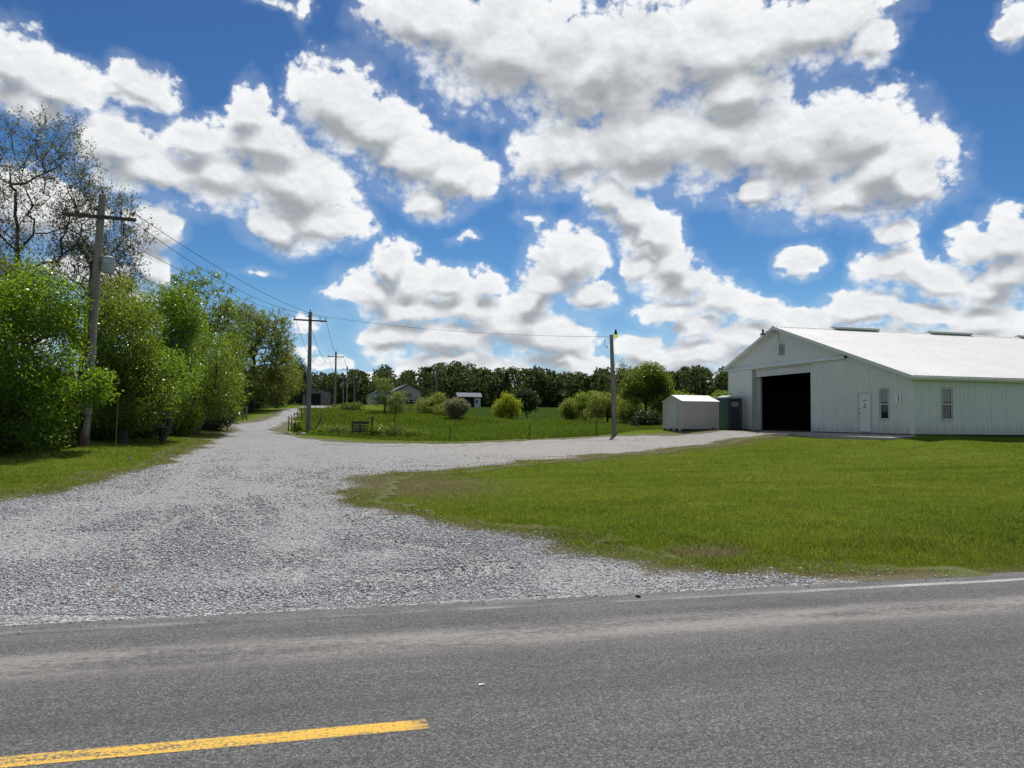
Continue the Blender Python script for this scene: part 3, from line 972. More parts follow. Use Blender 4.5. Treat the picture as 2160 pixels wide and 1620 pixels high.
def make_lawn():
    rng = np.random.default_rng(11)
    X, Y, D = view_sample(rng, 760000, 8.0, 46, -0.76, 0.76, 1.15)
    sd = gravel_sd(X, Y)
    zn = zones(X, Y)
    dry = zn[:, 0]
    n1 = vnoise(X, Y, 0.45, 21)
    ok = (Y > 8.05 + 0.12 * rng.random(len(X))) & ~in_barn(X, Y) & (poly_sd(X, Y, MEADOW) < 0.05)
    p = np.clip(0.50 - sd / 0.8, 0, 1)
    # in thin places the grass stands in tufts
    p = p * np.where(dry > 0.35, np.clip((n1 - 0.02 - 0.34 * (dry - 0.35)) * 5, 0.45, 1), 1.0)
    # sparse grass standing in the gravel of the branch drive
    pat = (vnoise(X * 0.35, Y * 1.5, 1.0, 9) * 0.6 + n1 * 0.4 > 0.60) & (X > -0.5) & (Y > 18)
    p = np.maximum(p, np.where(pat, 0.22 * np.clip(1.4 - sd / 4, 0.1, 1), 0) * (sd > 0))
    ok &= rng.random(len(X)) < p
    X, Y, D, dry, n1, sd = X[ok], Y[ok], D[ok], dry[ok], n1[ok], sd[ok]
    Z = top_z(X, Y, sd) - 0.004
    tall = vnoise(X, Y, 1.3, 22)
    edge = np.clip(1 - np.abs(Y - 9.9) / 1.6, 0, 1) * (X > 5) * (0.4 + 1.2 * vnoise(X, Y, 0.7, 27))
    h = (0.022 + 0.032 * rng.random(len(X)) ** 1.5) * (0.65 + 0.7 * tall) * (1 - 0.35 * dry) * (1 + 1.3 * edge)
    w = np.clip(0.0009 * D, 0.006, 0.04) * (0.7 + 0.6 * rng.random(len(X)))
    tuft = (vnoise(X, Y, 0.33, 28) > 0.86) & (rng.random(len(X)) < 0.7)
    h = np.where(tuft, h * 2.0, h)
    V, F = blades(rng, X, Y, Z, h, w, 0.9)
    tint = np.clip(0.25 * tuft + 0.35 * vnoise(X, Y, 3.0, 23) + 0.3 * n1 + 0.40 * rng.random(len(X)) + 0.46 * vnoise(X * 0.22, Y * 2.2, 1.0, 24) * np.clip(0.4 + (Y - 10) / 12, 0.4, 1) - 0.20, 0, 1)
    straw = np.clip(dry * 1.25 - 0.15 + 0.5 * (rng.random(len(X)) - 0.5), 0, 1) + (rng.random(len(X)) < 0.05) * 0.6
    m, T = new_mat("mown_grass")
    a = T.node('ShaderNodeAttribute', attribute_name='tint').outputs['Fac']
    s = T.node('ShaderNodeAttribute', attribute_name='straw').outputs['Fac']
    g = T.ramp(a, [(0.0, (0.062, 0.098, 0.009)), (0.5, (0.126, 0.178, 0.018)), (1.0, (0.245, 0.285, 0.050))])
    c = T.mix(s, g, T.mix(a, (0.16, 0.135, 0.06), (0.33, 0.29, 0.15)))
    p_ = principled(T, c, 0.55, spec=0.25)
    tr = T.node('ShaderNodeBsdfTranslucent')
    T.put(tr.inputs['Color'], T.mix(s, T.mix(a, (0.15, 0.22, 0.012), (0.34, 0.40, 0.040)), (0.30, 0.26, 0.12)))
    mx = T.node('ShaderNodeMixShader')
    mx.inputs[0].default_value = 0.42
    T.l.new(p_, mx.inputs[1])
    T.l.new(tr.outputs[0], mx.inputs[2])
    finish(T, mx.outputs[0])
    o = np_obj("lawn_grass", V, F, m, attrs={'tint': np.repeat(tint, 5), 'straw': np.repeat(np.clip(straw, 0, 1), 5)})
    tag(o, "short mown grass covering the lawn and verges beside the gravel", "grass", kind='stuff')


def make_meadow():
    rng = np.random.default_rng(12)
    X, Y, D = view_sample(rng, 300000, 44, 108, -0.34, 0.30, 1.3)
    sd = poly_sd(X, Y, MEADOW) + (vnoise(X, Y, 1.5, 31) - 0.5) * 0.7
    cl = vnoise(X, Y, 2.6, 32)
    ok = (sd > 0) & (rng.random(len(X)) < 0.55 + 0.5 * cl)
    X, Y, D, sd, cl = X[ok], Y[ok], D[ok], sd[ok], cl[ok]
    Z = zt(X, Y)
    h = (0.16 + 0.26 * rng.random(len(X))) * (0.40 + 0.7 * cl) * np.clip(0.45 + sd / 2.5, 0.45, 1)
    w = np.clip(0.0009 * D, 0.02, 0.1) * (0.7 + 0.6 * rng.random(len(X)))
    V, F = blades(rng, X, Y, Z, h, w, 0.8)
    tint = np.clip(0.55 * vnoise(X, Y, 5.5, 33) + 0.5 * rng.random(len(X)) + 0.2 * cl - 0.15, 0, 1)
    m = leaf_mat("meadow_grass", (0.034, 0.066, 0.007), (0.105, 0.160, 0.017), (0.20, 0.30, 0.020), 0.42, 0.5)
    o = np_obj("meadow_grass", V, F, m, attrs={'tint': np.repeat(tint, 5)})
    tag(o, "tall lush green grass filling the fenced field beyond the drive", "grass", kind='stuff')
    # rank weeds along the foot of the trees on the left
    X, Y, D = view_sample(rng, 160000, 17, 75, -0.80, -0.2, 1.2)
    zn = zones(X, Y)[:, 2]
    ok = (zn > 0.15) & (Y > 15) & (Y < 80) & (X > -30) & (rng.random(len(X)) < 0.35 + 0.65 * vnoise(X, Y, 1.2, 41))
    X, Y, D, zn = X[ok], Y[ok], D[ok], zn[ok]
    h = (0.12 + 0.45 * rng.random(len(X))) * (0.5 + 0.9 * vnoise(X, Y, 1.6, 42)) * np.clip(zn * 1.5, 0.4, 1)
    w = np.clip(0.0012 * D, 0.02, 0.08) * (0.6 + 0.8 * rng.random(len(X)))
    V, F = blades(rng, X, Y, zt(X, Y), h, w, 0.9)
    tint = np.clip(0.5 * vnoise(X, Y, 2.2, 43) + 0.6 * rng.random(len(X)) - 0.1, 0, 1)
    o = np_obj("undergrowth", V, F, leaf_mat("weed_green", (0.016, 0.042, 0.007), (0.055, 0.11, 0.014), (0.09, 0.20, 0.015), 0.4, 0.55),
               attrs={'tint': np.repeat(tint, 5)})
    tag(o, "dark rank weeds and grass along the foot of the roadside trees", "undergrowth", kind='stuff')


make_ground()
make_road()
make_gravel()
make_stones()
make_lawn()
make_meadow()


# ------------------------------------------------------------------ the white barn


def siding_mat():
    m, T = new_mat("white_metal_siding")
    p = worldpos(T)
    s = T.node('ShaderNodeSeparateXYZ')
    T.l.new(p, s.inputs[0])
    n = T.noise(p, 0.9, 5, 0.6)
    run = T.noise(T.vec('MULTIPLY', p, (9, 9, 0.5)), 1.0, 4, 0.65)
    f = T.maprange(T.math('ADD', T.math('MULTIPLY', n, 0.5), T.math('MULTIPLY', run, 0.5)), 0.3, 0.7, 0.88, 1.05)
    col = T.mix(1.0, (0.68, 0.685, 0.635), None, 'MULTIPLY')
    T.l.new(f, col.node.inputs[7])
    u = T.math('ADD', s.outputs[0], s.outputs[1])
    for pitch, off, wid, k in ((0.2286, 57.388, 0.011, 0.30), (0.9144, 57.39, 0.014, 0.42)):
        fr = T.math('ABSOLUTE', T.math('SUBTRACT', T.math('FRACT', T.math('ADD', T.math('DIVIDE', T.math('SUBTRACT', u, off), pitch), 0.5)), 0.5))
        ln = T.math('MULTIPLY', T.maprange(T.math('MULTIPLY', fr, pitch), wid * 0.5, wid, 1.0, 0.0), T.maprange(run, 0.25, 0.6, 0.4 * k, k))
        col = T.mix(ln, col, (0.20, 0.20, 0.17))  # dark lines paint rib shade, and gathered dirt, along ribs and laps
    # mud splash low down, faint run-off below the eaves
    low = T.math('MULTIPLY', T.maprange(T.math('ADD', s.outputs[2], T.math('MULTIPLY', T.math('SUBTRACT', run, 0.5), 1.2)), 1.40, 2.0, 1.0, 0.0, smooth=True), 0.5)
    col = T.mix(low, col, (0.34, 0.32, 0.26))
    rust = T.maprange(T.noise(T.vec('MULTIPLY', p, (14, 14, 0.9)), 1.0, 5, 0.7), 0.66, 0.80, 0.0, 0.22)
    col = T.mix(rust, col, (0.30, 0.26, 0.20))
    finish(T, principled(T, col, T.maprange(n, 0.3, 0.7, 0.38, 0.55), T.noise(p, 3.0, 3), 0.10, 0.03, 0.0, 0.35))
    MATS["white_metal_siding"] = m
    return m


WHITE = siding_mat()
TRIM = paint("white_trim", (0.70, 0.71, 0.67), 0.4, 0.10, 2.0)
ROOFW = paint("white_metal_roof", (0.74, 0.73, 0.70), 0.55, 0.13, 0.5)
DARK = paint("shade_and_dark_parts", (0.018, 0.017, 0.016), 0.9, 0.3, 1.0)  # near-black: shade painted into rooms and openings, own colour on small parts
CONC = paint("concrete", (0.36, 0.34, 0.30), 0.9, 0.3, 2.5, streak=False)
BLACK = paint("black_metal", (0.02, 0.02, 0.022), 0.5, 0.2)
SKIRT = paint("dark_skirt_board", (0.035, 0.033, 0.03), 0.9, 0.3)
GREY = paint("grey_metal", (0.32, 0.33, 0.33), 0.45, 0.2)


def glass_mat():
    m, T = new_mat("window_glass")
    p = T.node('ShaderNodeBsdfPrincipled')
    p.inputs['Base Color'].default_value = (0.010, 0.013, 0.015, 1)
    p.inputs['Roughness'].default_value = 0.03
    p.inputs['Specular IOR Level'].default_value = 0.5
    b = T.node('ShaderNodeBump')
    b.inputs['Strength'].default_value = 0.02
    T.l.new(T.noise(worldpos(T), 2.0, 2), b.inputs['Height'])
    T.l.new(b.outputs[0], p.inputs['Normal'])
    finish(T, p.outputs[0])
    return m


GLASS = glass_mat()
BX, BY0, BY1, BZ = 27.30, 30.00, 46.40, 1.38       # gable plane, south-facing long wall, far wall, floor
PEAK_Y, PEAK_Z = 40.80, 7.78
S_R = (PEAK_Z - 4.20) / (PEAK_Y - 29.72)
S_L = (PEAK_Z - 5.56) / (46.66 - PEAK_Y)
BX1 = 74.0


def roof_z(y, d=0.0):
    return (PEAK_Z - (PEAK_Y - y) * S_R if y < PEAK_Y else PEAK_Z - (y - PEAK_Y) * S_L) - d


def ribbed(mb, place, a0, a1, zlo, zhi, openings=(), pitch=0.2286, rib=0.016, half=0.012, foot=0.012, seam=4):
    """metal siding: flat pans with a small rib every pitch; place(a, out, z) -> point"""
    prof = []
    n = int(math.ceil((a1 - a0) / pitch)) + 1
    k = 0
    for i in range(n):
        c = a0 + 0.06 + i * pitch
        h = rib * (1.35 if i % seam == 0 else 0.8)
        prof += [(c - half - foot, 0.0), (c - half, h), (c + half, h), (c + half + foot, 0.0)]
    prof = [(a, o) for a, o in prof if a0 < a < a1]
    brk = sorted(set([a0, a1] + [q for op in openings for q in op[:2]] + ([PEAK_Y] if a0 < PEAK_Y < a1 else [])))

    def out_at(a):
        last = (a0, 0.0)
        for q in prof:
            if q[0] >= a:
                if q[0] - last[0] < 1e-9:
                    return q[1]
                return last[1] + (q[1] - last[1]) * (a - last[0]) / (q[0] - last[0])
            last = q
        return 0.0
    pts = sorted(prof + [(b, out_at(b)) for b in brk])
    for (p, o1), (q, o2) in zip(pts[:-1], pts[1:]):
        if q - p < 1e-5:
            continue
        mid = (p + q) / 2
        spans = [(None, None)]
        cuts = sorted((op[2], op[3]) for op in openings if op[0] <= mid <= op[1])
        lo = ('lo',)
        seg = []
        cur = 'lo'
        for c0, c1 in cuts:
            seg.append((cur, c0))
            cur = c1
        seg.append((cur, 'hi'))
        for s0, s1 in seg:
            za0 = zlo(p) if s0 == 'lo' else s0
            zb0 = zlo(q) if s0 == 'lo' else s0
            za1 = zhi(p) if s1 == 'hi' else s1
            zb1 = zhi(q) if s1 == 'hi' else s1
            if max(za1 - za0, zb1 - zb0) < 1e-4:
                continue
            mb.add([place(p, o1, za0), place(q, o2, zb0), place(q, o2, zb1), place(p, o1, za1)], [(0, 1, 2, 3)])


def make_window(parent, place, a0, a1, z0, z1, blind=0.45):
    """double hung window; place(a, out, z)"""
    def bx(mb, aa, ab, oa, ob, za, zb):
        c = [place(a, o, z) for z in (za, zb) for a, o in ((aa, oa), (ab, oa), (ab, ob), (aa, ob))]
        mb.add(c, [(0, 1, 2, 3), (7, 6, 5, 4), (0, 4, 5, 1), (1, 5, 6, 2), (2, 6, 7, 3), (3, 7, 4, 0)])
    w = MB()
    t = 0.05
    bx(w, a0, a1, -0.02, 0.045, z1 - t, z1)
    bx(w, a0, a1, -0.02, 0.050, z0, z0 + t)
    bx(w, a0, a0 + t, -0.02, 0.045, z0 + t, z1 - t)
    bx(w, a1 - t, a1, -0.02, 0.045, z0 + t, z1 - t)
    win = w.build("window", GREYT, parent)
    s = MB()
    i0, i1, j0, j1 = a0 + t, a1 - t, z0 + t, z1 - t
    zm = j0 + (j1 - j0) * 0.49
    q = 0.04
    for lo, hi, o in ((zm - 0.015, j1, 0.018), (j0, zm + 0.02, 0.006)):
        bx(s, i0, i1, o - 0.02, o, hi - q, hi)
        bx(s, i0, i1, o - 0.02, o, lo, lo + q)
        bx(s, i0, i0 + q, o - 0.02, o, lo + q, hi - q)
        bx(s, i1 - q, i1, o - 0.02, o, lo + q, hi - q)
    s.build("sash", TRIM, win)
    g = MB()
    bx(g, i0 + q, i1 - q, -0.022, -0.016, zm + 0.01, j1 - q)
    bx(g, i0 + q, i1 - q, -0.032, -0.026, j0 + q, zm - 0.01)
    g.build("pane", GLASS, win)
    b = MB()
    zb = j1 - (j1 - j0) * blind
    bx(b, i0 + q + 0.01, i1 - q - 0.01, -0.013, -0.011, max(zb, zm + 0.12), j1 - q - 0.01)
    b.build("blind", paint("window_blind", (0.30, 0.31, 0.31), 0.4, 0.1), win)
    return win


GREYT = paint("pale_grey_trim", (0.48, 0.50, 0.47), 0.45, 0.1)


def make_barn():
    B = empty("barn", (BX, (BY0 + BY1) / 2, BZ), "long white metal sided barn with open doorway and bright white roof", "barn")
    zf = lambda a: BZ + 0.04
    gable = lambda a, o, z: (BX - o, a, z)
    south = lambda a, o, z: (a, BY0 - o, z)
    # openings: y0, y1, z0, z1
    DOOR = (37.52, 43.35, BZ + 0.02, 5.26)
    MAN = (32.70, 33.62, BZ + 0.06, 3.47)
    WIN = (31.43, 32.11, 2.07, 3.69)
    w = MB()
    ribbed(w, gable, BY0, BY1, zf, lambda a: roof_z(a, 0.10), [DOOR, MAN, WIN])
    w.build("gable_wall", WHITE, B)
    w = MB()
    SWIN = (28.96, 29.66, 2.07, 3.68)
    ribbed(w, south, BX, BX1, zf, lambda a: roof_z(BY0, 0.12), [SWIN])
    w.build("side_wall", WHITE, B)
    w = MB()
    ribbed(w, lambda a, o, z: (a, BY1 + o, z), BX, BX1, zf, lambda a: roof_z(BY1, 0.12))
    ribbed(w, lambda a, o, z: (BX1 + o, a, z), BY0, BY1, zf, lambda a: roof_z(a, 0.10))
    w.build("back_wall", WHITE, B)
    # foundation: dark skirt board and slab
    f = MB()
    f.box(BX + 0.03, BX1 - 0.02, BY0 + 0.03, BY1 - 0.03, BZ - 0.5, BZ + 0.045)
    f.build("foundation", SKIRT, B)
    # roof slopes: ribbed sheets with an eave and rake overhang
    ov = 0.28
    r = MB()
    ys0 = 29.68

    def slope(y0, y1):
        up = Vector((0, 1, S_R if y1 == PEAK_Y and y0 < PEAK_Y else -S_L)).normalized()
        nrm = Vector((0, -up.z, up.y))
        n = int((BX1 + ov - (BX - ov)) / 0.305)
        prof = []
        for i in range(n + 1):
            c = BX - ov + 0.03 + i * 0.305
            prof += [(c - 0.03, 0), (c - 0.015, 0.02), (c + 0.015, 0.02), (c + 0.03, 0)]
        prof = [q for q in prof if BX - ov <= q[0] <= BX1 + ov]
        for (a, o1), (b, o2) in zip(prof[:-1], prof[1:]):
            pts = []
            for x, o in ((a, o1), (b, o2)):
                for y in (y0, y1):
                    p = Vector((x, y, roof_z(y))) + nrm * o
                    pts.append(p)
            r.add([pts[0], pts[2], pts[3], pts[1]], [(0, 1, 2, 3)])
        # underside
        r.add([(BX - ov, y0, roof_z(y0, 0.03)), (BX1 + ov, y0, roof_z(y0, 0.03)), (BX1 + ov, y1, roof_z(y1, 0.03)), (BX - ov, y1, roof_z(y1, 0.03))], [(3, 2, 1, 0)])
    slope(ys0, PEAK_Y)
    slope(PEAK_Y, 46.70)
    roof = r.build("roof", ROOFW, B)
    c = MB()
    c.prism([(PEAK_Y - 0.16, PEAK_Z - 0.16 * S_R + 0.022), (PEAK_Y, PEAK_Z + 0.045), (PEAK_Y + 0.16, PEAK_Z - 0.16 * S_L + 0.022), (PEAK_Y, PEAK_Z + 0.02)], 'x', BX - ov - 0.01, BX1 + ov)
    c.build("ridge_cap", TRIM, roof)
    x = 31.3
    while x < BX1 - 4:
        v = MB()
        v.prism([(PEAK_Y - 0.26, PEAK_Z + 0.01), (PEAK_Y - 0.30, PEAK_Z + 0.13), (PEAK_Y, PEAK_Z + 0.20), (PEAK_Y + 0.30, PEAK_Z + 0.13), (PEAK_Y + 0.26, PEAK_Z + 0.01)], 'x', x, x + 3.25)
        v.build("ridge_vent", GREYT, roof)
        x += 7.25
    # rakes, eave trim, gutter, corner posts
    t = MB()
    for y0, y1 in ((ys0 - 0.02, PEAK_Y), (46.72, PEAK_Y)):
        xx = BX - ov - 0.012
        t.add([(xx, y0, roof_z(y0, 0.17)), (xx, y1, roof_z(y1, 0.17)), (xx, y1, roof_z(y1, -0.01)), (xx, y0, roof_z(y0, -0.01)),
               (xx + 0.03, y0, roof_z(y0, 0.17)), (xx + 0.03, y1, roof_z(y1, 0.17)), (xx + 0.03, y1, roof_z(y1, -0.01)), (xx + 0.03, y0, roof_z(y0, -0.01))],
              [(0, 1, 2, 3), (7, 6, 5, 4), (0, 4, 5, 1), (3, 2, 6, 7), (0, 3, 7, 4), (1, 5, 6, 2)])
        # soffit under the rake
        t.add([(xx + 0.03, y0, roof_z(y0, 0.165)), (xx + 0.03, y1, roof_z(y1, 0.165)), (BX, y1, roof_z(y1, 0.165)), (BX, y0, roof_z(y0, 0.165))], [(0, 1, 2, 3)])
    t.build("rake_trim", TRIM, B)
    g = MB()
    ez = roof_z(ys0)
    g.prism([(ys0 + 0.02, ez - 0.19), (ys0 - 0.07, ez - 0.17), (ys0 - 0.10, ez - 0.06), (ys0 - 0.08, ez - 0.045), (ys0 - 0.055, ez - 0.14), (ys0 + 0.02, ez - 0.15)], 'x', BX - ov, BX1 + ov)
    g.prism([(ys0 + 0.022, ez - 0.21), (ys0 + 0.05, ez - 0.21), (ys0 + 0.05, ez - 0.04), (ys0 + 0.022, ez - 0.04)], 'x', BX - ov + 0.02, BX1 + ov)
    g.prism([(ys0 + 0.05, ez - 0.20), (BY0 - 0.002, ez - 0.20), (BY0 - 0.002, ez - 0.185), (ys0 + 0.05, ez - 0.185)], 'x', BX - 0.2, BX1)
    g.build("gutter", TRIM, B)
    for y in (BY0, BY1):
        k = MB()
        s = -1 if y == BY0 else 1
        top = roof_z(y, 0.17)
        k.box(BX - 0.030, BX + 0.10, min(y - 0.002, y + s * 0.030), max(y - 0.002, y + s * 0.030), BZ + 0.03, top)
        k.box(BX - 0.032, BX - 0.004, min(y - s * 0.09, y + s * 0.028), max(y - s * 0.09, y + s * 0.028), BZ + 0.03, top)
        k.build("corner_trim", TRIM, B)
    # open doorway: lintel panel set back, side jambs, shade-dark lining behind
    j = MB()
    ribbed(j, lambda a, o, z: (BX + 0.12 - o, a, z), DOOR[0], DOOR[1], lambda a: 4.86, lambda a: 5.27)
    j.box(BX + 0.02, BX + 0.14, DOOR[0], DOOR[1], 4.80, 4.86)
    j.build("door_lintel", WHITE, B)
    j = MB()
    j.box(BX - 0.10, BX + 0.40, DOOR[1] - 0.03, DOOR[1] + 0.018, BZ, 5.265)
    j.box(BX + 0.25, BX + 0.40, DOOR[1] - 0.30, DOOR[1] - 0.03, BZ, 4.80)
    j.build("door_jamb", GREYT, B)
    j = MB()
    j.box(BX + 0.005, BX + 0.12, DOOR[0] - 0.02, DOOR[0] + 0.05, BZ, 4.80)
    j.build("door_jamb", GREYT, B)
    # sliding leaves pushed aside, hung from the hooded track
    for y0, y1 in ((43.37, 46.30),):
        d = MB()
        ribbed(d, lambda a, o, z: (BX - 0.075 - o, a, z), y0, y1, lambda a: BZ + 0.07, lambda a: 5.33)
        d.box(BX - 0.074, BX - 0.03, y0, y1, BZ + 0.07, 5.33)
        d.box(BX - 0.10, BX - 0.025, y0 - 0.03, y0, BZ + 0.07, 5.34)
        d.box(BX - 0.10, BX - 0.025, y1, y1 + 0.03, BZ + 0.07, 5.34)
        d.build("sliding_door", WHITE, B)
    t = MB()
    t.prism([(BX - 0.02, 5.34), (BX - 0.17, 5.34), (BX - 0.17, 5.42), (BX - 0.02, 5.58)], 'y', 34.50, 46.55)
    t.build("door_track", TRIM, B)
    t = MB()
    t.box(BX - 0.16, BX - 0.02, 34.48, 34.50, 5.36, 5.56)
    t.build("track_end", BLACK, B)
    # added near-black floor, walls and ceiling: the room's shade put into their colour
    m = MB()
    m.box(BX + 0.42, BX + 14, BY0 + 3.7, BY1 - 0.15, BZ + 0.05, BZ + 0.07)
    m.box(BX + 13.9, BX + 14, BY0 + 3.7, BY1 - 0.15, BZ + 0.07, 5.3)
    m.box(BX + 0.45, BX + 13.9, BY0 + 3.6, BY0 + 3.7, BZ + 0.07, 5.3)
    m.box(BX + 0.45, BX + 13.9, BY1 - 0.25, BY1 - 0.15, BZ + 0.07, 5.3)
    m.box(BX + 0.42, BX + 14, BY0 + 3.6, BY1 - 0.15, 5.3, 5.36)
    m.box(BX + 0.16, BX + 0.22, BY0 + 3.9, DOOR[0] - 0.02, BZ + 0.05, 5.3)
    m.build("shade_lining", DARK, B)
    # added dark sheets behind the windows, room shade put into their colour
    m = MB()
    m.box(BX + 0.10, BX + 0.13, 31.2, 32.4, 1.9, 3.9)
    m.build("shade_backing", DARK, B)
    m = MB()
    m.box(28.7, 29.9, BY0 + 0.10, BY0 + 0.13, 1.9, 3.9)
    m.build("shade_backing", DARK, B)
    # entry door
    d = MB()
    d.box(BX - 0.012, BX + 0.03, 32.74, 33.58, BZ + 0.10, 3.43)
    door = d.build("entry_door", paint("door_white", (0.70, 0.715, 0.69), 0.4, 0.06), B, bevel=0.004)
    d = MB()
    d.box(BX - 0.03, BX + 0.02, 32.69, 32.735, BZ + 0.06, 3.48)
    d.box(BX - 0.03, BX + 0.02, 33.585, 33.63, BZ + 0.06, 3.48)
    d.box(BX - 0.03, BX + 0.02, 32.735, 33.585, 3.435, 3.48)
    d.box(BX - 0.05, BX + 0.02, 32.69, 33.63, BZ + 0.03, BZ + 0.06)
    d.build("door_frame", GREYT, B)
    h = MB()
    h.tube([(BX - 0.012, 33.52, 2.42), (BX - 0.05, 33.52, 2.42)], 0.012, 8)
    h.lathe((BX - 0.065, 33.52, 2.39), [(0.01, 0), (0.032, 0.012), (0.034, 0.035), (0.012, 0.055)], 12)
    h.build("handle", BLACK, door)
    h = MB()
    h.tube([(BX - 0.012, 33.52, 2.66), (BX - 0.03, 33.52, 2.66)], 0.028, 12)
    h.build("deadbolt", BLACK, door)
    n = MB()
    n.box(BX - 0.0145, BX - 0.0125, 33.30, 33.50, 2.73, 3.05)
    paper = n.build("notice_paper", paint("white_paper", (0.80, 0.80, 0.78), 0.7, 0.03), door)
    n = MB()
    for i, (a, b) in enumerate(((33.36, 33.44), (33.38, 33.42), (33.35, 33.45))):
        n.box(BX - 0.0165, BX - 0.0150, a, b, 2.95 - i * 0.06, 2.965 - i * 0.06)
    n.build("print", BLACK, paper)
    n = MB()
    n.box(BX - 0.0145, BX - 0.0125, 33.02, 33.28, 2.70, 3.10)
    sign = n.build("warning_notice", MATS["white_paper"], door)
    n = MB()
    n.box(BX - 0.0165, BX - 0.0150, 33.02, 33.28, 3.045, 3.098)
    n.build("red_band", paint("faded_red", (0.42, 0.13, 0.13), 0.6, 0.1), sign)
    n = MB()
    n.box(BX - 0.0165, BX - 0.0150, 33.02, 33.28, 2.702, 2.765)
    n.build("red_band", paint("faded_red", (0.42, 0.13, 0.13), 0.6, 0.1), sign)
    n = MB()
    for y, z, wy, hz in ((33.15, 3.00, 0.03, 0.06), (33.15, 2.90, 0.17, 0.022), (33.15, 2.865, 0.18, 0.022), (33.15, 2.83, 0.15, 0.022), (33.15, 2.795, 0.05, 0.018)):
        n.box(BX - 0.0165, BX - 0.0150, y - wy / 2, y + wy / 2, z - hz / 2, z + hz / 2)
    n.build("print", BLACK, sign)
    make_window(B, gable, WIN[0], WIN[1], WIN[2], WIN[3])
    make_window(B, south, SWIN[0], SWIN[1], SWIN[2], SWIN[3], 0.42)
    # louvred vent high in the gable
    v = MB()
    y0, y1, z0, z1 = 40.02, 40.56, 5.97, 6.67
    v.box(BX - 0.05, BX - 0.018, y0, y0 + 0.04, z0, z1)
    v.box(BX - 0.05, BX - 0.018, y1 - 0.04, y1, z0, z1)
    v.box(BX - 0.05, BX - 0.018, y0 + 0.04, y1 - 0.04, z1 - 0.04, z1)
    v.box(BX - 0.05, BX - 0.018, y0 + 0.04, y1 - 0.04, z0, z0 + 0.04)
    vent = v.build("gable_vent", GREYT, B)
    v = MB()
    for i in range(9):
        z = z0 + 0.07 + i * 0.066
        v.add([(BX - 0.045, y0 + 0.04, z), (BX - 0.045, y1 - 0.04, z), (BX - 0.02, y1 - 0.04, z + 0.05), (BX - 0.02, y0 + 0.04, z + 0.05)], [(0, 1, 2, 3)])
    v.box(BX - 0.0195, BX - 0.0185, y0 + 0.04, y1 - 0.04, z0 + 0.04, z1 - 0.04)
    v.build("louvre", GREY, vent)
    # yard lamp on an arm left of the peak, with its dangling cable
    l = MB()
    l.tube([(BX - 0.02, 40.75, 7.45), (BX - 0.45, 41.05, 7.50), (BX - 0.62, 41.25, 7.52)], 0.022, 8)
    lamp = l.build("gable_lamp", GREY, B)
    l = MB()
    l.lathe((BX - 0.66, 41.28, 7.30), [(0.20, 0), (0.17, 0.06), (0.09, 0.13), (0.06, 0.16), (0.06, 0.30), (0.035, 0.36)], 14)
    l.build("lamp_shade", paint("brown_metal", (0.10, 0.075, 0.06), 0.5, 0.2), lamp)
    l = MB()
    l.lathe((BX - 0.66, 41.28, 7.20), [(0.06, 0), (0.11, 0.03), (0.13, 0.10)], 12)
    l.build("lamp_glass", paint("milky_glass", (0.75, 0.75, 0.72), 0.2, 0.03), lamp)
    cb = MB()
    pts = [(BX - 0.035 - 0.03 * math.sin(i * 0.9), 40.62 - 0.012 * i * (1 + 0.8 * math.sin(i * 1.3)), 7.42 - 0.055 * i) for i in range(12)]
    pts += [(BX - 0.035, 40.40, 6.80)]
    cb.tube(pts, 0.014, 6)
    cb.build("cable", BLACK, B)
    # things one can just make out in the dark doorway
    return B


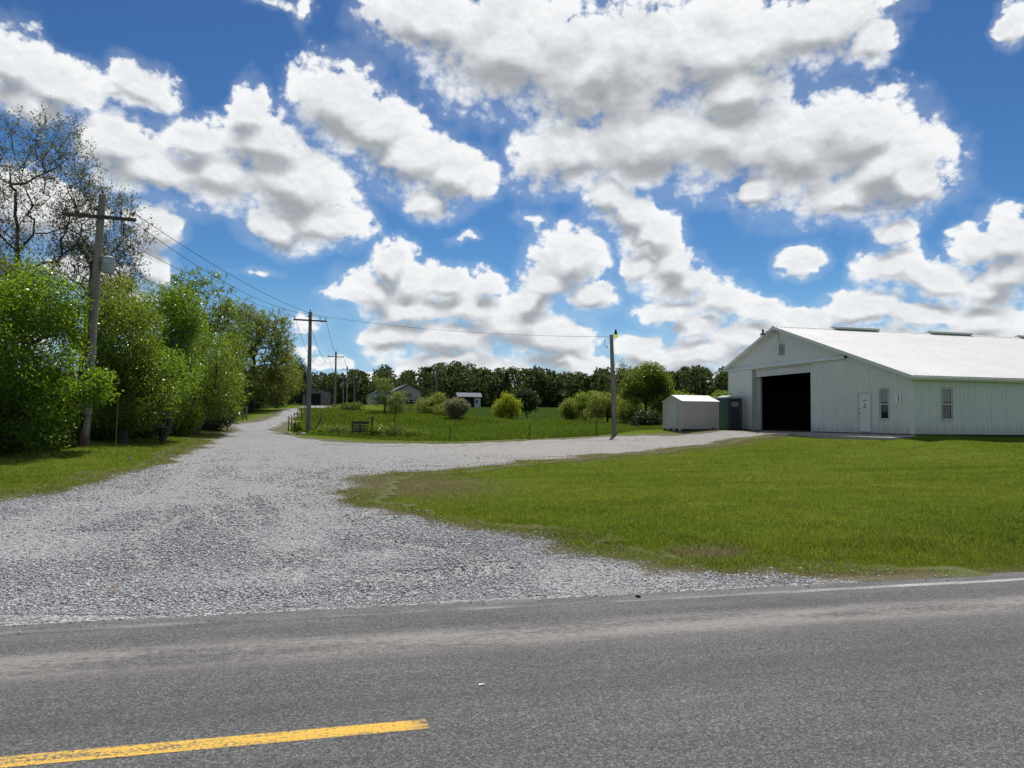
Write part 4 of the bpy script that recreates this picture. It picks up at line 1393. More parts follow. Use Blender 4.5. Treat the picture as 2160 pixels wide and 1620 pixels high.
def make_barn_extras():
    # number board
    s = empty("number_sign", (BX - 0.03, 30.815, 2.92), "square white board with black number 1 near the barn corner", "sign")
    m = MB()
    m.box(BX - 0.045, BX - 0.022, 30.62, 31.01, 2.915, 3.335)
    m.build("plate", paint("sign_white", (0.80, 0.82, 0.84), 0.4, 0.05), s, bevel=0.004)
    d = MB()
    c = 30.80
    poly = [(c - 0.035, 2.965), (c - 0.035, 3.285), (c + 0.02, 3.285), (c + 0.055, 3.25), (c + 0.055, 3.21), (c + 0.02, 3.222), (c + 0.02, 2.965)]
    d.prism([(y, z) for y, z in poly], 'x', BX - 0.049, BX - 0.0465)
    d.build("numeral", paint("navy_black", (0.008, 0.008, 0.022), 0.5, 0.05), s)
    # apron slab
    a = MB()
    for ya, yb, xo in ((29.7, 37.2, 25.9), (37.202, 44.3, 25.5)):
        a.add([(27.26, ya, BZ - 0.004), (27.26, yb, BZ - 0.004), (xo, yb, BZ - 0.13), (xo, ya, BZ - 0.13),
               (27.26, ya, BZ - 0.5), (27.26, yb, BZ - 0.5), (xo, yb, BZ - 0.55), (xo, ya, BZ - 0.55)],
              [(0, 3, 2, 1), (4, 5, 6, 7), (0, 1, 5, 4), (1, 2, 6, 5), (2, 3, 7, 6), (3, 0, 4, 7)])
    o = a.build("apron", CONC)
    tag(o, kind='structure')
    # dim goods inside the doorway
    pale = paint("dull_plastic", (0.22, 0.24, 0.25), 0.5, 0.2)
    w = wood("old_board", (0.06, 0.05, 0.04), (0.12, 0.10, 0.08))
    b = empty("work_bench", (33.0, 43.2, BZ + 0.07), "dim wooden bench standing deep inside the dark barn doorway", "bench")
    t = MB()
    t.box(32.6, 33.4, 41.8, 44.8, BZ + 0.92, BZ + 0.97)
    t.build("bench_top", w, b)
    for x in (32.7, 33.3):
        for y in (41.9, 44.7):
            t = MB()
            t.box(x - 0.05, x + 0.05, y - 0.05, y + 0.05, BZ + 0.07, BZ + 0.918)
            t.build("leg", w, b)
    for y, lab in ((42.3, "pale plastic jug at the right end of the bench in the barn"), (44.2, "pale plastic jug at the left end of the bench in the barn")):
        j = empty("jug", (32.9, y, BZ + 0.972), lab, "jug")
        t = MB()
        t.lathe((32.9, y, BZ + 0.972), [(0.10, 0), (0.12, 0.02), (0.12, 0.24), (0.05, 0.33), (0.03, 0.34), (0.03, 0.37)], 12)
        t.build("body", pale, j, smooth=True)
        t = MB()
        t.tube([(32.9, y - 0.03, BZ + 0.972 + 0.32), (32.9, y - 0.13, BZ + 0.972 + 0.30), (32.9, y - 0.135, BZ + 0.972 + 0.18), (32.9, y - 0.115, BZ + 0.972 + 0.12)], 0.012, 6)
        t.build("handle", pale, j)


# ------------------------------------------------------------------ shed and portable toilet
def make_shed():
    x0, x1, y0, y1 = 22.50, 25.02, 43.80, 46.60
    z0 = zt(23.5, 43.9) - 0.02
    zb = z0 + 0.10
    S = empty("storage_shed", ((x0 + x1) / 2, (y0 + y1) / 2, z0), "small beige metal storage shed with white gabled roof and double doors", "shed")
    BE = paint("beige_metal", (0.50, 0.455, 0.385), 0.45, 0.08, 1.0)
    BE2 = paint("beige_doors", (0.53, 0.51, 0.455), 0.45, 0.07, 1.0)
    ym = (y0 + y1) / 2
    ze, zp = zb + 1.74, zb + 2.14
    w = MB()
    w.add([(x0, y0, zb), (x0, y1, zb), (x0, y1, ze), (x0, ym, zp), (x0, y0, ze), (x1, y0, zb), (x1, y1, zb), (x1, y1, ze), (x1, ym, zp), (x1, y0, ze)],
          [(0, 1, 2, 3, 4), (9, 8, 7, 6, 5), (0, 4, 9, 5), (1, 6, 7, 2)])
    w.build("wall", BE, S)
    f = MB()
    f.box(x0 + 0.02, x1 - 0.02, y0 + 0.02, y1 - 0.02, z0 - 0.25, zb - 0.003)
    f.build("base", SKIRT, S)
    for y in (y0 + 0.15, y0 + 1.0, y0 + 1.9):
        b = MB()
        b.box(x0 - 0.02, x0 + 0.38, y, y + 0.4, z0 - 0.2, zb - 0.004)
        b.build("footing_block", CONC, S)
    r = MB()
    ov = 0.07
    sl = (zp - ze) / (ym - y0)
    for s in (-1, 1):
        ya = ym + s * (ym - y0 + ov)
        za = zp - sl * (ym - y0 + ov)
        r.add([(x0 - ov, ya, za + 0.012), (x1 + ov, ya, za + 0.012), (x1 + ov, ym, zp + 0.012), (x0 - ov, ym, zp + 0.012),
               (x0 - ov, ya, za + 0.05), (x1 + ov, ya, za + 0.05), (x1 + ov, ym, zp + 0.05), (x0 - ov, ym, zp + 0.05)],
              [(0, 1, 2, 3), (7, 6, 5, 4), (0, 4, 5, 1), (0, 3, 7, 4), (1, 5, 6, 2)])
    roof = r.build("roof", ROOFW, S)
    t = MB()
    t.box(x0 + 0.01, x1 + 0.02, y0 - 0.02, y0 - 0.003, ze - 0.11, ze - 0.005)
    t.build("eave_trim", BE2, S)
    for x, y in ((x0, y0), (x1, y0), (x0, y1)):
        c = MB()
        c.box(x - 0.012, x + 0.03, y - 0.012, y + 0.03, zb, ze - 0.115)
        c.build("corner_trim", BE2, S)
    for a, bb in ((ym - 0.72, ym - 0.004), (ym + 0.004, ym + 0.72)):
        d = MB()
        d.box(x0 - 0.022, x0 - 0.003, a, bb, zb + 0.04, zb + 1.66)
        door = d.build("door", BE2, S, bevel=0.004)
        for z in (zb + 0.30, zb + 0.76, zb + 1.44):
            g = MB()
            g.box(x0 - 0.027, x0 - 0.0235, a + 0.03, bb - 0.03, z, z + 0.012)
            g.build("rib", BE, door)
        yy = a - 0.03 if a < ym - 0.1 else bb + 0.005
        for z in (zb + 0.22, zb + 1.42):
            h = MB()
            h.box(x0 - 0.032, x0 - 0.004, yy, yy + 0.025, z, z + 0.12)
            h.build("hinge", GREY, door)
    h = MB()
    h.box(x0 - 0.05, x0 - 0.024, ym - 0.10, ym + 0.10, zb + 0.84, zb + 0.90)
    h.build("handle", paint("bright_metal", (0.75, 0.75, 0.75), 0.3, 0.05), S)
    v = MB()
    v.box(x1 - 0.46, x1 - 0.32, y0 - 0.03, y0 - 0.003, zb + 0.02, zb + 0.09)
    v.box(x1 - 0.42, x1 - 0.39, y0 - 0.04, y0 - 0.031, zb + 0.05, zb + 0.13)
    v.build("latch", BLACK, S)


def make_toilet():
    x0, x1, y0, y1 = 25.62, 26.74, 43.78, 44.95
    z0 = zt(26.2, 43.9)
    Tt = empty("portable_toilet", ((x0 + x1) / 2, (y0 + y1) / 2, z0), "dark grey portable toilet with green side panels beside the barn", "toilet")
    GR = paint("green_plastic", (0.012, 0.135, 0.095), 0.45, 0.15, 1.4)
    DG = paint("charcoal_plastic", (0.045, 0.052, 0.062), 0.5, 0.12)
    MG = paint("grey_plastic", (0.085, 0.088, 0.095), 0.5, 0.12)
    RF = paint("pale_roof_plastic", (0.50, 0.52, 0.50), 0.4, 0.12, 2)
    h = 2.05
    b = MB()
    b.box(x0 - 0.03, x1 + 0.03, y0 - 0.03, y1 + 0.03, z0 - 0.12, z0 + 0.10)
    b.build("skid", SKIRT, Tt)
    for nm, xa, xb in (("side_panel", x0, x0 + 0.05), ("side_panel", x1 - 0.05, x1)):
        p = MB()
        p.box(xa, xb, y0 + 0.16, y1, z0 + 0.10, z0 + h)
        for k in range(3):
            zz = z0 + 0.25 + k * 0.6
            p.box(xa - 0.012 if xa == x0 else xb, xa if xa == x0 else xb + 0.012, y0 + 0.26, y1 - 0.1, zz, zz + 0.5)
        p.build(nm, GR, Tt)
    p = MB()
    p.box(x0 + 0.05, x1 - 0.05, y1 - 0.05, y1, z0 + 0.10, z0 + h)
    p.build("back_panel", GR, Tt)
    f = MB()
    f.prism([(x0, y0 + 0.16), (x0, y0 + 0.03), (x0 + 0.05, y0), (x0 + 0.22, y0), (x0 + 0.22, y0 + 0.06), (x0 + 0.06, y0 + 0.16)], 'z', z0 + 0.10, z0 + h)
    f.prism([(x1 - 0.06, y0 + 0.16), (x1 - 0.22, y0 + 0.06), (x1 - 0.22, y0), (x1 - 0.05, y0), (x1, y0 + 0.03), (x1, y0 + 0.16)], 'z', z0 + 0.10, z0 + h)
    f.box(x0 + 0.22, x1 - 0.22, y0 + 0.003, y0 + 0.06, z0 + 1.98, z0 + h)
    f.build("front_frame", MG, Tt)
    d = MB()
    xm = (x0 + x1) / 2
    d.prism([(x0 + 0.225, z0 + 0.12), (x1 - 0.225, z0 + 0.12), (x1 - 0.225, z0 + 1.86), (x1 - 0.30, z0 + 1.97), (x0 + 0.30, z0 + 1.97), (x0 + 0.225, z0 + 1.86)], 'y', y0 - 0.022, y0 + 0.02)
    door = d.build("door", DG, Tt)
    hd = MB()
    hd.box(x1 - 0.29, x1 - 0.25, y0 - 0.05, y0 - 0.023, z0 + 1.0, z0 + 1.2)
    hd.build("handle", BLACK, door)
    la = MB()
    la.box(x1 - 0.20, x1 - 0.15, y0 - 0.012, y0 - 0.001, z0 + 1.14, z0 + 1.22)
    la.build("latch", paint("pale_latch", (0.4, 0.4, 0.42), 0.4, 0.05), Tt)
    o = MB()
    n = 28
    o.prism([(xm + 0.27 * math.cos(2 * math.pi * i / n), z0 + 1.66 + 0.155 * math.sin(2 * math.pi * i / n)) for i in range(n)], 'y', y0 - 0.030, y0 - 0.024)
    ov = o.build("oval_badge", paint("badge_grey", (0.34, 0.36, 0.37), 0.4, 0.06), door)
    o = MB()
    for xx, zz, ww, hh in ((-0.05, 1.72, 0.12, 0.020), (0.00, 1.665, 0.36, 0.035), (0.02, 1.61, 0.22, 0.018)):
        o.box(xm + xx - ww / 2, xm + xx + ww / 2, y0 - 0.033, y0 - 0.0305, z0 + zz - hh / 2, z0 + zz + hh / 2)
    o.build("lettering", MG, ov)
    r = MB()
    zr = z0 + h
    e = 0.07
    r.add([(x0 - e, y0 - e, zr), (x1 + e, y0 - e, zr), (x1 + e, y1 + e, zr), (x0 - e, y1 + e, zr),
           (x0 - e, y0 - e, zr + 0.09), (x1 + e, y0 - e, zr + 0.09), (x1 + e, y1 + e, zr + 0.09), (x0 - e, y1 + e, zr + 0.09),
           (x0 + 0.33, y0 - e, zr + 0.17), (x1 - 0.33, y0 - e, zr + 0.17), (x1 - 0.33, y1, zr + 0.20), (x0 + 0.33, y1, zr + 0.20)],
          [(3, 2, 1, 0), (0, 1, 5, 4), (1, 2, 6, 5), (2, 3, 7, 6), (3, 0, 4, 7), (4, 5, 9, 8), (5, 6, 10, 9), (6, 7, 11, 10), (7, 4, 8, 11), (8, 9, 10, 11)])
    r.build("roof", RF, Tt, bevel=0.015)
    v = MB()
    v.tube([(x1 - 0.2, y1 - 0.15, zr + 0.1), (x1 - 0.2, y1 - 0.15, zr + 0.30)], 0.05, 10)
    v.build("vent_pipe", MG, Tt)


# ------------------------------------------------------------------ poles and wires
POLEWOOD = wood("weathered_pole", (0.13, 0.12, 0.105), (0.32, 0.295, 0.26))
DARKWOOD = wood("dark_crossarm", (0.045, 0.040, 0.036), (0.12, 0.105, 0.09))
STEELG = paint("transformer_grey", (0.34, 0.36, 0.37), 0.45, 0.12)
WIREM = paint("wire_black", (0.03, 0.03, 0.032), 0.6, 0.1)


def insulator(parent, x, y, z, r=0.055):
    m = MB()
    m.lathe((x, y, z), [(0.012, 0), (0.012, 0.06), (r, 0.07), (r * 0.95, 0.10), (r * 0.55, 0.115), (r * 0.7, 0.14), (r * 0.75, 0.17), (r * 0.4, 0.19)], 10)
    m.build("insulator", BLACK, parent)


def utility_pole(x, y, base, top, arm_z, lean, label, arm=True, braces=False, group="utility poles along the drive"):
    P = empty("utility_pole", (x, y, base), label, "utility pole", group)
    h = top - base
    xt, yt = x + lean[0], y + lean[1]
    m = MB()
    pts = [(x + lean[0] * t, y + lean[1] * t, base - 0.4 + (h + 0.4) * t) for t in (0, 0.25, 0.5, 0.75, 1.0)]
    m.tube(pts, [0.185, 0.168, 0.152, 0.136, 0.12], 14)
    m.build("shaft", POLEWOOD, P, smooth=True)
    if arm:
        t = (arm_z - base) / h
        xa, ya = x + lean[0] * t, y + lean[1] * t - 0.20
        m = MB()
        m.bar((xa - 1.22, ya, arm_z), (xa + 1.22, ya + 0.06, arm_z - 0.03), 0.09, 0.115)
        a = m.build("crossarm", DARKWOOD, P)
        for dx in (-1.12, 0.72, 1.14):
            insulator(a, xa + dx, ya, arm_z + 0.055)
        if braces:
            for s in (-1, 1):
                m = MB()
                m.bar((xa + s * 0.62, ya + 0.06, arm_z - 0.06), (xa + s * 0.05, ya + 0.07, arm_z - 0.48), 0.03, 0.02)
                m.build("brace", DARKWOOD, a)
        insulator(P, xt, yt, top)
        m = MB()
        m.box(xa - 0.16, xa - 0.10, ya + 0.02, ya + 0.12, arm_z + 0.22, arm_z + 0.30)
        m.box(xa - 0.35, xa - 0.10, ya + 0.05, ya + 0.09, arm_z + 0.25, arm_z + 0.28)
        m.build("bracket", BLACK, P)
    return P, xt, yt


def transformer(P, x, y, z, r=0.21, h=0.56):
    m = MB()
    m.lathe((x, y, z), [(r * 0.9, 0), (r, 0.03), (r, h - 0.05), (r * 1.06, h - 0.045), (r * 1.06, h), (r * 0.6, h + 0.05), (0.02, h + 0.06)], 20)
    t = m.build("transformer", STEELG, P, smooth=True)
    m = MB()
    m.lathe((x + 0.02, y, z + h + 0.05), [(0.03, 0), (0.04, 0.03), (0.025, 0.06), (0.04, 0.09), (0.025, 0.12), (0.035, 0.15), (0.012, 0.2)], 10)
    m.build("bushing", GREY, t)
    m = MB()
    m.box(x - 0.07, x + 0.07, y - r - 0.012, y - r + 0.01, z + h - 0.22, z + h - 0.10)
    m.build("data_plate", paint("plate_pale", (0.45, 0.46, 0.46), 0.4, 0.05), t)
    return t


def sag(a, b, s, n=22):
    a, b = Vector(a), Vector(b)
    return [a.lerp(b, i / n) - Vector((0, 0, s * 4 * (i / n) * (1 - i / n))) for i in range(n + 1)]


def wire(name, a, b, s, label, r=0.012, group="overhead wires"):
    m = MB()
    m.tube(sag(a, b, s), r, 5)
    o = m.build(name, WIREM)
    tag(o, label, "wire", group)
    return o


def make_poles():
    p1 = (-8.13, 30.59)
    b1 = zt(*p1)
    P1, x1t, y1t = utility_pole(p1[0], p1[1], b1, 9.96, 9.12, (0.42, -0.3), "nearest weathered utility pole with grey transformer in front of the trees")
    t = 0.79
    transformer(P1, p1[0] + 0.42 * t + 0.36, p1[1] - 0.3 * t - 0.05, 7.10)
    for zz in (7.25, 7.50):
        m = MB()
        m.bar((p1[0] + 0.42 * t, p1[1] - 0.2, zz), (p1[0] + 0.42 * t + 0.25, p1[1] - 0.28, zz), 0.06, 0.05)
        m.build("transformer_bracket", GREY, P1)
    m = MB()
    for dz, r in ((8.83, 0.055), (8.68, 0.06), (8.55, 0.045)):
        m.lathe((p1[0] + 1.2, p1[1] - 0.45, dz), [(0.02, 0), (r, 0.02), (r * 0.5, 0.09), (0.02, 0.12)], 8)
    m.tube([(p1[0] + 1.2, p1[1] - 0.45, 9.08), (p1[0] + 1.2, p1[1] - 0.45, 8.5)], 0.015, 6)
    m.build("fuse_cutout", BLACK, P1)
    m = MB()
    t = 0.05
    m.tube([(p1[0] + 0.02, p1[1] - 0.01, b1 - 0.1), (p1[0] + 0.03, p1[1] - 0.02, b1 + 0.62)], [0.193, 0.190], 14, cap=False)
    m.build("reddish_wrap", wood("reddish_foot", (0.10, 0.055, 0.04), (0.20, 0.12, 0.09)), P1)
    m = MB()
    m.tube([(p1[0] + 0.03, p1[1] - 0.02, b1 + 0.64), (p1[0] + 0.06, p1[1] - 0.04, b1 + 1.15)], [0.190, 0.186], 14, cap=False)
    m.build("dark_wrap", DARK, P1)

    p2 = (-0.49, 59.13)
    b2 = zt(*p2)
    utility_pole(p2[0], p2[1], b2, 9.87, 9.22, (-0.04, -0.2), "second utility pole at the bend of the drive, beside the yellow guy marker")
    p3 = (2.84, 118.15)
    b3 = zt(*p3)
    utility_pole(p3[0], p3[1], b3, 11.95, 11.2, (0, 0), "third utility pole rising behind the weedy field corner", braces=True)
    p4 = (7.14, 184.16)
    b4 = zt(*p4)
    utility_pole(p4[0], p4[1], b4, 14.2, 13.5, (0, 0), "farthest utility pole with a crossarm against the wood", braces=True)
    p5 = (6.6, 192.0)
    P5, _, _ = utility_pole(p5[0], p5[1], zt(*p5), 11.6, 0, (0, 0), "short dark service pole with twin transformers behind the farthest crossarm pole", arm=False, group="service poles by the far buildings")
    transformer(P5, p5[0] - 0.55, p5[1] - 0.2, 9.6, 0.25, 0.8)
    transformer(P5, p5[0] + 0.9, p5[1] - 0.2, 9.6, 0.25, 0.8)
    m = MB()
    m.bar((p5[0] - 0.8, p5[1] - 0.1, 10.9), (p5[0] + 1.1, p5[1] - 0.1, 10.9), 0.1, 0.1)
    m.build("crossarm", DARKWOOD, P5)
    p6 = (9.9, 204.0)
    P6, _, _ = utility_pole(p6[0], p6[1], zt(*p6), 14.2, 0, (-0.2, 0), "tall plain service pole with pale box near the far wood", arm=False, group="service poles by the far buildings")
    transformer(P6, p6[0] + 0.35, p6[1] - 0.1, 12.2, 0.2, 0.7)
    p7 = (23.1, 149.0)
    P7, _, _ = utility_pole(p7[0], p7[1], zt(*p7), 12.1, 0, (0, 0), "dark service pole with box standing behind the flowering bushes", arm=False, group="service poles by the far buildings")
    transformer(P7, p7[0] - 0.32, p7[1] - 0.1, 10.2, 0.2, 0.9)

    # yard light on its own pole at the edge of the gravel
    q = (18.6, 45.5)
    bq = zt(*q)
    L = empty("light_pole", (q[0], q[1], bq), "lone wooden pole carrying a lit yard light beside the gravel", "light pole")
    m = MB()
    m.tube([(q[0], q[1], bq - 0.3), (q[0] - 0.15, q[1] - 0.05, bq + 3.2), (q[0] - 0.30, q[1] - 0.1, 7.42)], [0.16, 0.138, 0.115], 14)
    m.build("shaft", POLEWOOD, L, smooth=True)
    m = MB()
    lx, ly = q[0] - 0.06, q[1] - 0.25
    m.tube([(q[0] - 0.28, q[1] - 0.15, 7.30), (lx, ly, 7.46)], 0.02, 8)
    arm = m.build("lamp_arm", GREY, L)
    m = MB()
    m.lathe((lx, ly, 7.43), [(0.13, 0), (0.12, 0.05), (0.08, 0.09), (0.075, 0.22), (0.05, 0.25), (0.045, 0.33), (0.02, 0.35)], 14)
    m.build("lamp_head", BLACK, arm)
    gm, T = new_mat("lit_refractor")
    e = T.node('ShaderNodeEmission')
    nz = T.noise(worldpos(T), 30, 2)
    T.l.new(T.ramp(nz, [(0.35, (0.55, 0.80, 0.06)), (0.65, (0.80, 0.95, 0.25))]), e.inputs['Color'])
    e.inputs['Strength'].default_value = 0.6
    finish(T, e.outputs[0])
    m = MB()
    m.lathe((lx, ly, 7.20), [(0.06, 0), (0.12, 0.02), (0.145, 0.10), (0.14, 0.20), (0.125, 0.228)], 16)
    m.build("lamp_lens", gm, arm)
    m = MB()
    m.tube([(q[0] - 0.75, q[1] - 0.12, 7.18), (q[0] - 0.78, q[1] - 0.12, 6.75), (q[0] - 0.72, q[1] - 0.12, 6.66), (q[0] - 0.60, q[1] - 0.12, 6.62)], 0.012, 6)
    m.lathe((q[0] - 0.58, q[1] - 0.12, 6.57), [(0.03, 0), (0.035, 0.05), (0.02, 0.10)], 8)
    m.build("photocell_lead", BLACK, L)

    ax = x1t - 0.03
    wire("power_line", (ax - 1.12, y1t - 0.2, 9.36), (-1.64, 58.75, 9.45), 0.45, "left conductor from the nearest utility pole to the second")
    wire("power_line", (ax + 1.14, y1t - 0.2, 9.33), (0.60, 58.75, 9.43), 0.5, "right conductor from the nearest utility pole to the second")
    wire("power_line", (ax + 0.72, y1t - 0.2, 9.30), (-0.53, 58.75, 9.65), 0.75, "middle conductor from the nearest utility pole to the second pole top")
    wire("power_line", (p1[0] + 0.7, 30.3, 7.55), (-0.65, 58.9, 8.10), 0.5, "low service cable from the transformer to the second pole")
    wire("power_line", (-1.64, 58.75, 9.42), (1.72, 117.9, 11.42), 2.6, "left conductor from the second utility pole to the third", 0.014)
    wire("power_line", (-0.53, 58.9, 8.95), (2.84, 117.9, 11.2), 2.0, "middle conductor from the second utility pole to the third", 0.014)
    wire("power_line", (0.60, 58.75, 9.42), (3.98, 117.9, 11.42), 1.6, "right conductor from the second utility pole to the third", 0.014)
    wire("power_line", (1.72, 117.95, 11.4), (6.02, 183.9, 13.7), 2.6, "left conductor from the third utility pole to the fourth", 0.02)
    wire("power_line", (3.98, 117.95, 11.4), (8.28, 183.9, 13.7), 1.8, "right conductor from the third utility pole to the fourth", 0.02)
    wire("power_line", (-0.50, 58.8, 9.66), (q[0] - 0.30, q[1] - 0.1, 7.30), 0.42, "long slack cable from the second utility pole across to the yard light", 0.011)
    m = MB()
    m.tube([(x1t - 0.15, y1t - 0.1, 6.95), (-14.5, 33.5, 2.2)], 0.010, 5)
    o = m.build("guy_wire", WIREM)
    tag(o, "slanting guy wire running from the nearest utility pole down into the trees", "wire")

    # yellow guards and small stakes by the poles
    YEL = paint("yellow_guard", (0.20, 0.21, 0.06), 0.5, 0.15)
    for (x, y, h, lab) in ((0.42, 57.6, 1.9, "thin yellow marker post beside the second utility pole"),
                           (-7.15, 31.0, 1.9, "thin yellow guy guard beside the nearest utility pole")):
        m = MB()
        z = zt(x, y)
        m.tube([(x, y, z - 0.2), (x + 0.03, y, z + h)], 0.032 if y > 40 else 0.016, 8)
        o = m.build("marker_post", YEL)
        tag(o, lab, "marker post")
    m = MB()
    z = zt(-0.2, 58.1)
    m.bar((-0.25, 58.7, z + 0.0), (0.42, 58.4, z + 1.12), 0.13, 0.05)
    o = m.build("leaning_board", DARKWOOD)
    tag(o, "dark board leaning against the foot of the second utility pole", "board")


# ------------------------------------------------------------------ fence posts, pallet, stones
def fence_post(x, y, h, lab, group, wooden=False, lean=(0, 0), fat=1.0):
    z = zt(x, y)
    if wooden:
        m = MB()
        m.tube([(x, y, z - 0.3), (x + lean[0], y + lean[1], z + h)], [0.075, 0.065], 10)
        o = m.build("fence_post", DARKWOOD)
        tag(o, lab, "fence post", group)
        return
    P = empty("fence_post", (x, y, z), lab, "fence post", group)
    m = MB()
    a, b = Vector((x, y, z - 0.3)), Vector((x + lean[0], y + lean[1], z + h))
    m.bar(a, b, 0.035 * fat, 0.006 * fat)
    m.bar(a + Vector((0, 0.019, 0)), b + Vector((0, 0.019, 0)), 0.006 * fat, 0.032 * fat)
    m.build("steel_stake", paint("green_steel", (0.012, 0.028, 0.02), 0.5, 0.2), P)
    m = MB()
    m.box(b.x - 0.019, b.x + 0.019, b.y - 0.005, b.y + 0.005, b.z - 0.10, b.z + 0.003)
    m.build("tip", paint("pale_tip", (0.25, 0.30, 0.27), 0.5, 0.1), P)


def make_field_edge():
    fence_post(7.96, 45.85, 0.98, "green steel fence post standing alone, nearest the pallet", "steel posts along the field edge", lean=(0.04, 0), fat=1.6)
    fence_post(12.83, 45.1, 0.95, "green steel fence post midway between pallet and yard light", "steel posts along the field edge", fat=1.6)
    fence_post(17.35, 45.3, 0.95, "green steel fence post leaning just left of the yard light pole", "steel posts along the field edge", lean=(-0.10, 0), fat=1.6)
    n = 0
    for (x, y, h, lean) in ((-1.85, 56.6, 1.25, (0.03, 0)), (-1.75, 60.5, 1.2, (0, 0)), (-1.5, 56.0, 0.85, (0.16, 0)), (-1.72, 66, 1.2, (0.02, 0)), (-1.6, 72, 1.15, (0, 0)), (-1.35, 79, 1.3, (0, 0)), (-1.1, 86, 1.1, (0, 0)),
                            (-0.6, 93, 1.15, (0, 0)), (0.0, 100, 1.2, (0, 0)), (0.6, 107, 1.15, (0, 0)), (1.2, 114, 1.2, (0, 0)), (1.9, 121, 1.15, (0, 0)), (2.8, 129, 1.2, (0, 0))):
        fence_post(x, y, h, "green steel fence post in the row rising along the drive" if n else "first green steel fence post of the row along the drive", "posts along the right side of the drive", lean=lean, fat=2.0)
        n += 1
    # old wooden pasture fence on the left, under the trees
    for i, (x, y) in enumerate(((-6.3, 62), (-6.25, 64.5), (-6.2, 67), (-6.1, 69.5), (-6.0, 72.2))):
        z = zt(x, y)
        m = MB()
        m.box(x - 0.07, x + 0.07, y - 0.07, y + 0.07, z - 0.3, z + 1.25 - 0.04 * (i % 2))
        o = m.build("wooden_post", wood("pale_post", (0.12, 0.10, 0.07), (0.26, 0.22, 0.16)))
        tag(o, ("nearest", "second", "middle", "fourth", "farthest")[i] + " weathered wooden post of the short fence under the left trees", "fence post", "wooden posts under the left trees")
    # dark slatted pallet standing in the weeds, and the post at its right
    px0, py = 2.35, 51.6
    z = zt(2.9, py) + 0.22
    PL = empty("pallet", (px0 + 0.56, py, z - 0.22), "dark slatted wooden pallet standing upright in the weeds at the field edge", "pallet")
    for zz, hh in ((0.00, 0.16), (0.20, 0.10), (0.36, 0.10), (0.53, 0.20)):
        m = MB()
        m.box(px0, px0 + 1.12, py - 0.035, py - 0.012, z + zz, z + zz + hh)
        m.build("slat", DARKWOOD, PL)
    for xx in (0.02, 0.50, 1.02):
        m = MB()
        m.box(px0 + xx, px0 + xx + 0.09, py - 0.011, py + 0.09, z - 0.30, z + 0.74)
        m.build("stringer", DARKWOOD, PL)
    m = MB()
    m.bar((px0 + 0.15, py - 0.05, z + 0.13), (px0 + 0.75, py - 0.05, z + 0.22), 0.03, 0.05)
    m.build("loose_batten", wood("grey_batten", (0.10, 0.10, 0.10), (0.2, 0.2, 0.2)), PL)
    fence_post(px0 + 1.28, py - 0.3, 1.30, "short dark wooden post standing just right of the pallet", None, wooden=True, lean=(0.07, 0))
    # pale stones in the verge
    rng = np.random.default_rng(3)
    for i, (x, y, s, lab) in enumerate(((-1.75, 53.9, 0.20, "largest pale stone in the grass left of the second pole"),
                                        (-1.15, 53.4, 0.15, "middle dark stone in the grass left of the second pole"),
                                        (-0.75, 52.9, 0.16, "right pale flat stone in the grass by the bend"))):
        V, F = stones_mesh(rng, np.array([[x, y, zt(x, y) + s * 0.25]]), np.array([s * 1.2]))
        o = np_obj("rock", V, F, paint("pale_stone", (0.36, 0.35, 0.32), 0.9, 0.25, 6, streak=False) if i != 1 else paint("dark_stone", (0.10, 0.10, 0.09), 0.9, 0.25, 6, streak=False))
        tag(o, lab, "rock", "stones in the verge at the bend")
    # litter on the asphalt
    m = MB()
    m.add([(1.17, 5.39, 0.006), (1.213, 5.385, 0.010), (1.218, 5.402, 0.006), (1.178, 5.408, 0.011)], [(0, 1, 2, 3)])
    m.add([(1.19, 5.388, 0.0115), (1.216, 5.392, 0.014), (1.21, 5.405, 0.0105)], [(0, 1, 2)])
    o = m.build("paper_scrap", paint("scrap_white", (0.75, 0.75, 0.72), 0.7, 0.05))
    tag(o, "tiny white scrap of paper lying on the grey asphalt", "litter")
    V, F = stones_mesh(rng, np.array([[3.42, 7.68, 0.010]]), np.array([0.034]))
    o = np_obj("loose_stone", V, F, paint("black_stone", (0.03, 0.03, 0.032), 0.9, 0.2, 8, streak=False))
    tag(o, "dark lump of stone lying on the asphalt near the gravel edge", "stone")
    m = MB()
    lx, ly = -2.05, 9.0
    lz = zt(lx, ly) + 0.075
    m.add([(lx - 0.06, ly, lz), (lx, ly - 0.03, lz + 0.02), (lx + 0.07, ly, lz + 0.005), (lx, ly + 0.035, lz + 0.03)], [(0, 1, 3), (1, 2, 3)])
    o = m.build("dead_leaf", paint("leaf_brown", (0.16, 0.065, 0.03), 0.8, 0.2, 20, streak=False))
    tag(o, "brown dead leaf lying on the pale gravel", "leaf")
    m = MB()
    sx, sy = -5.9, 27.5
    sz = zt(sx, sy)
    m.box(sx - 0.03, sx + 0.03, sy - 0.01, sy + 0.01, sz - 0.1, sz + 0.13)
    o = m.build("survey_stake", paint("stake_pale", (0.45, 0.45, 0.42), 0.6, 0.1))
    tag(o, "tiny pale stake standing in the verge below the left trees", "stake")


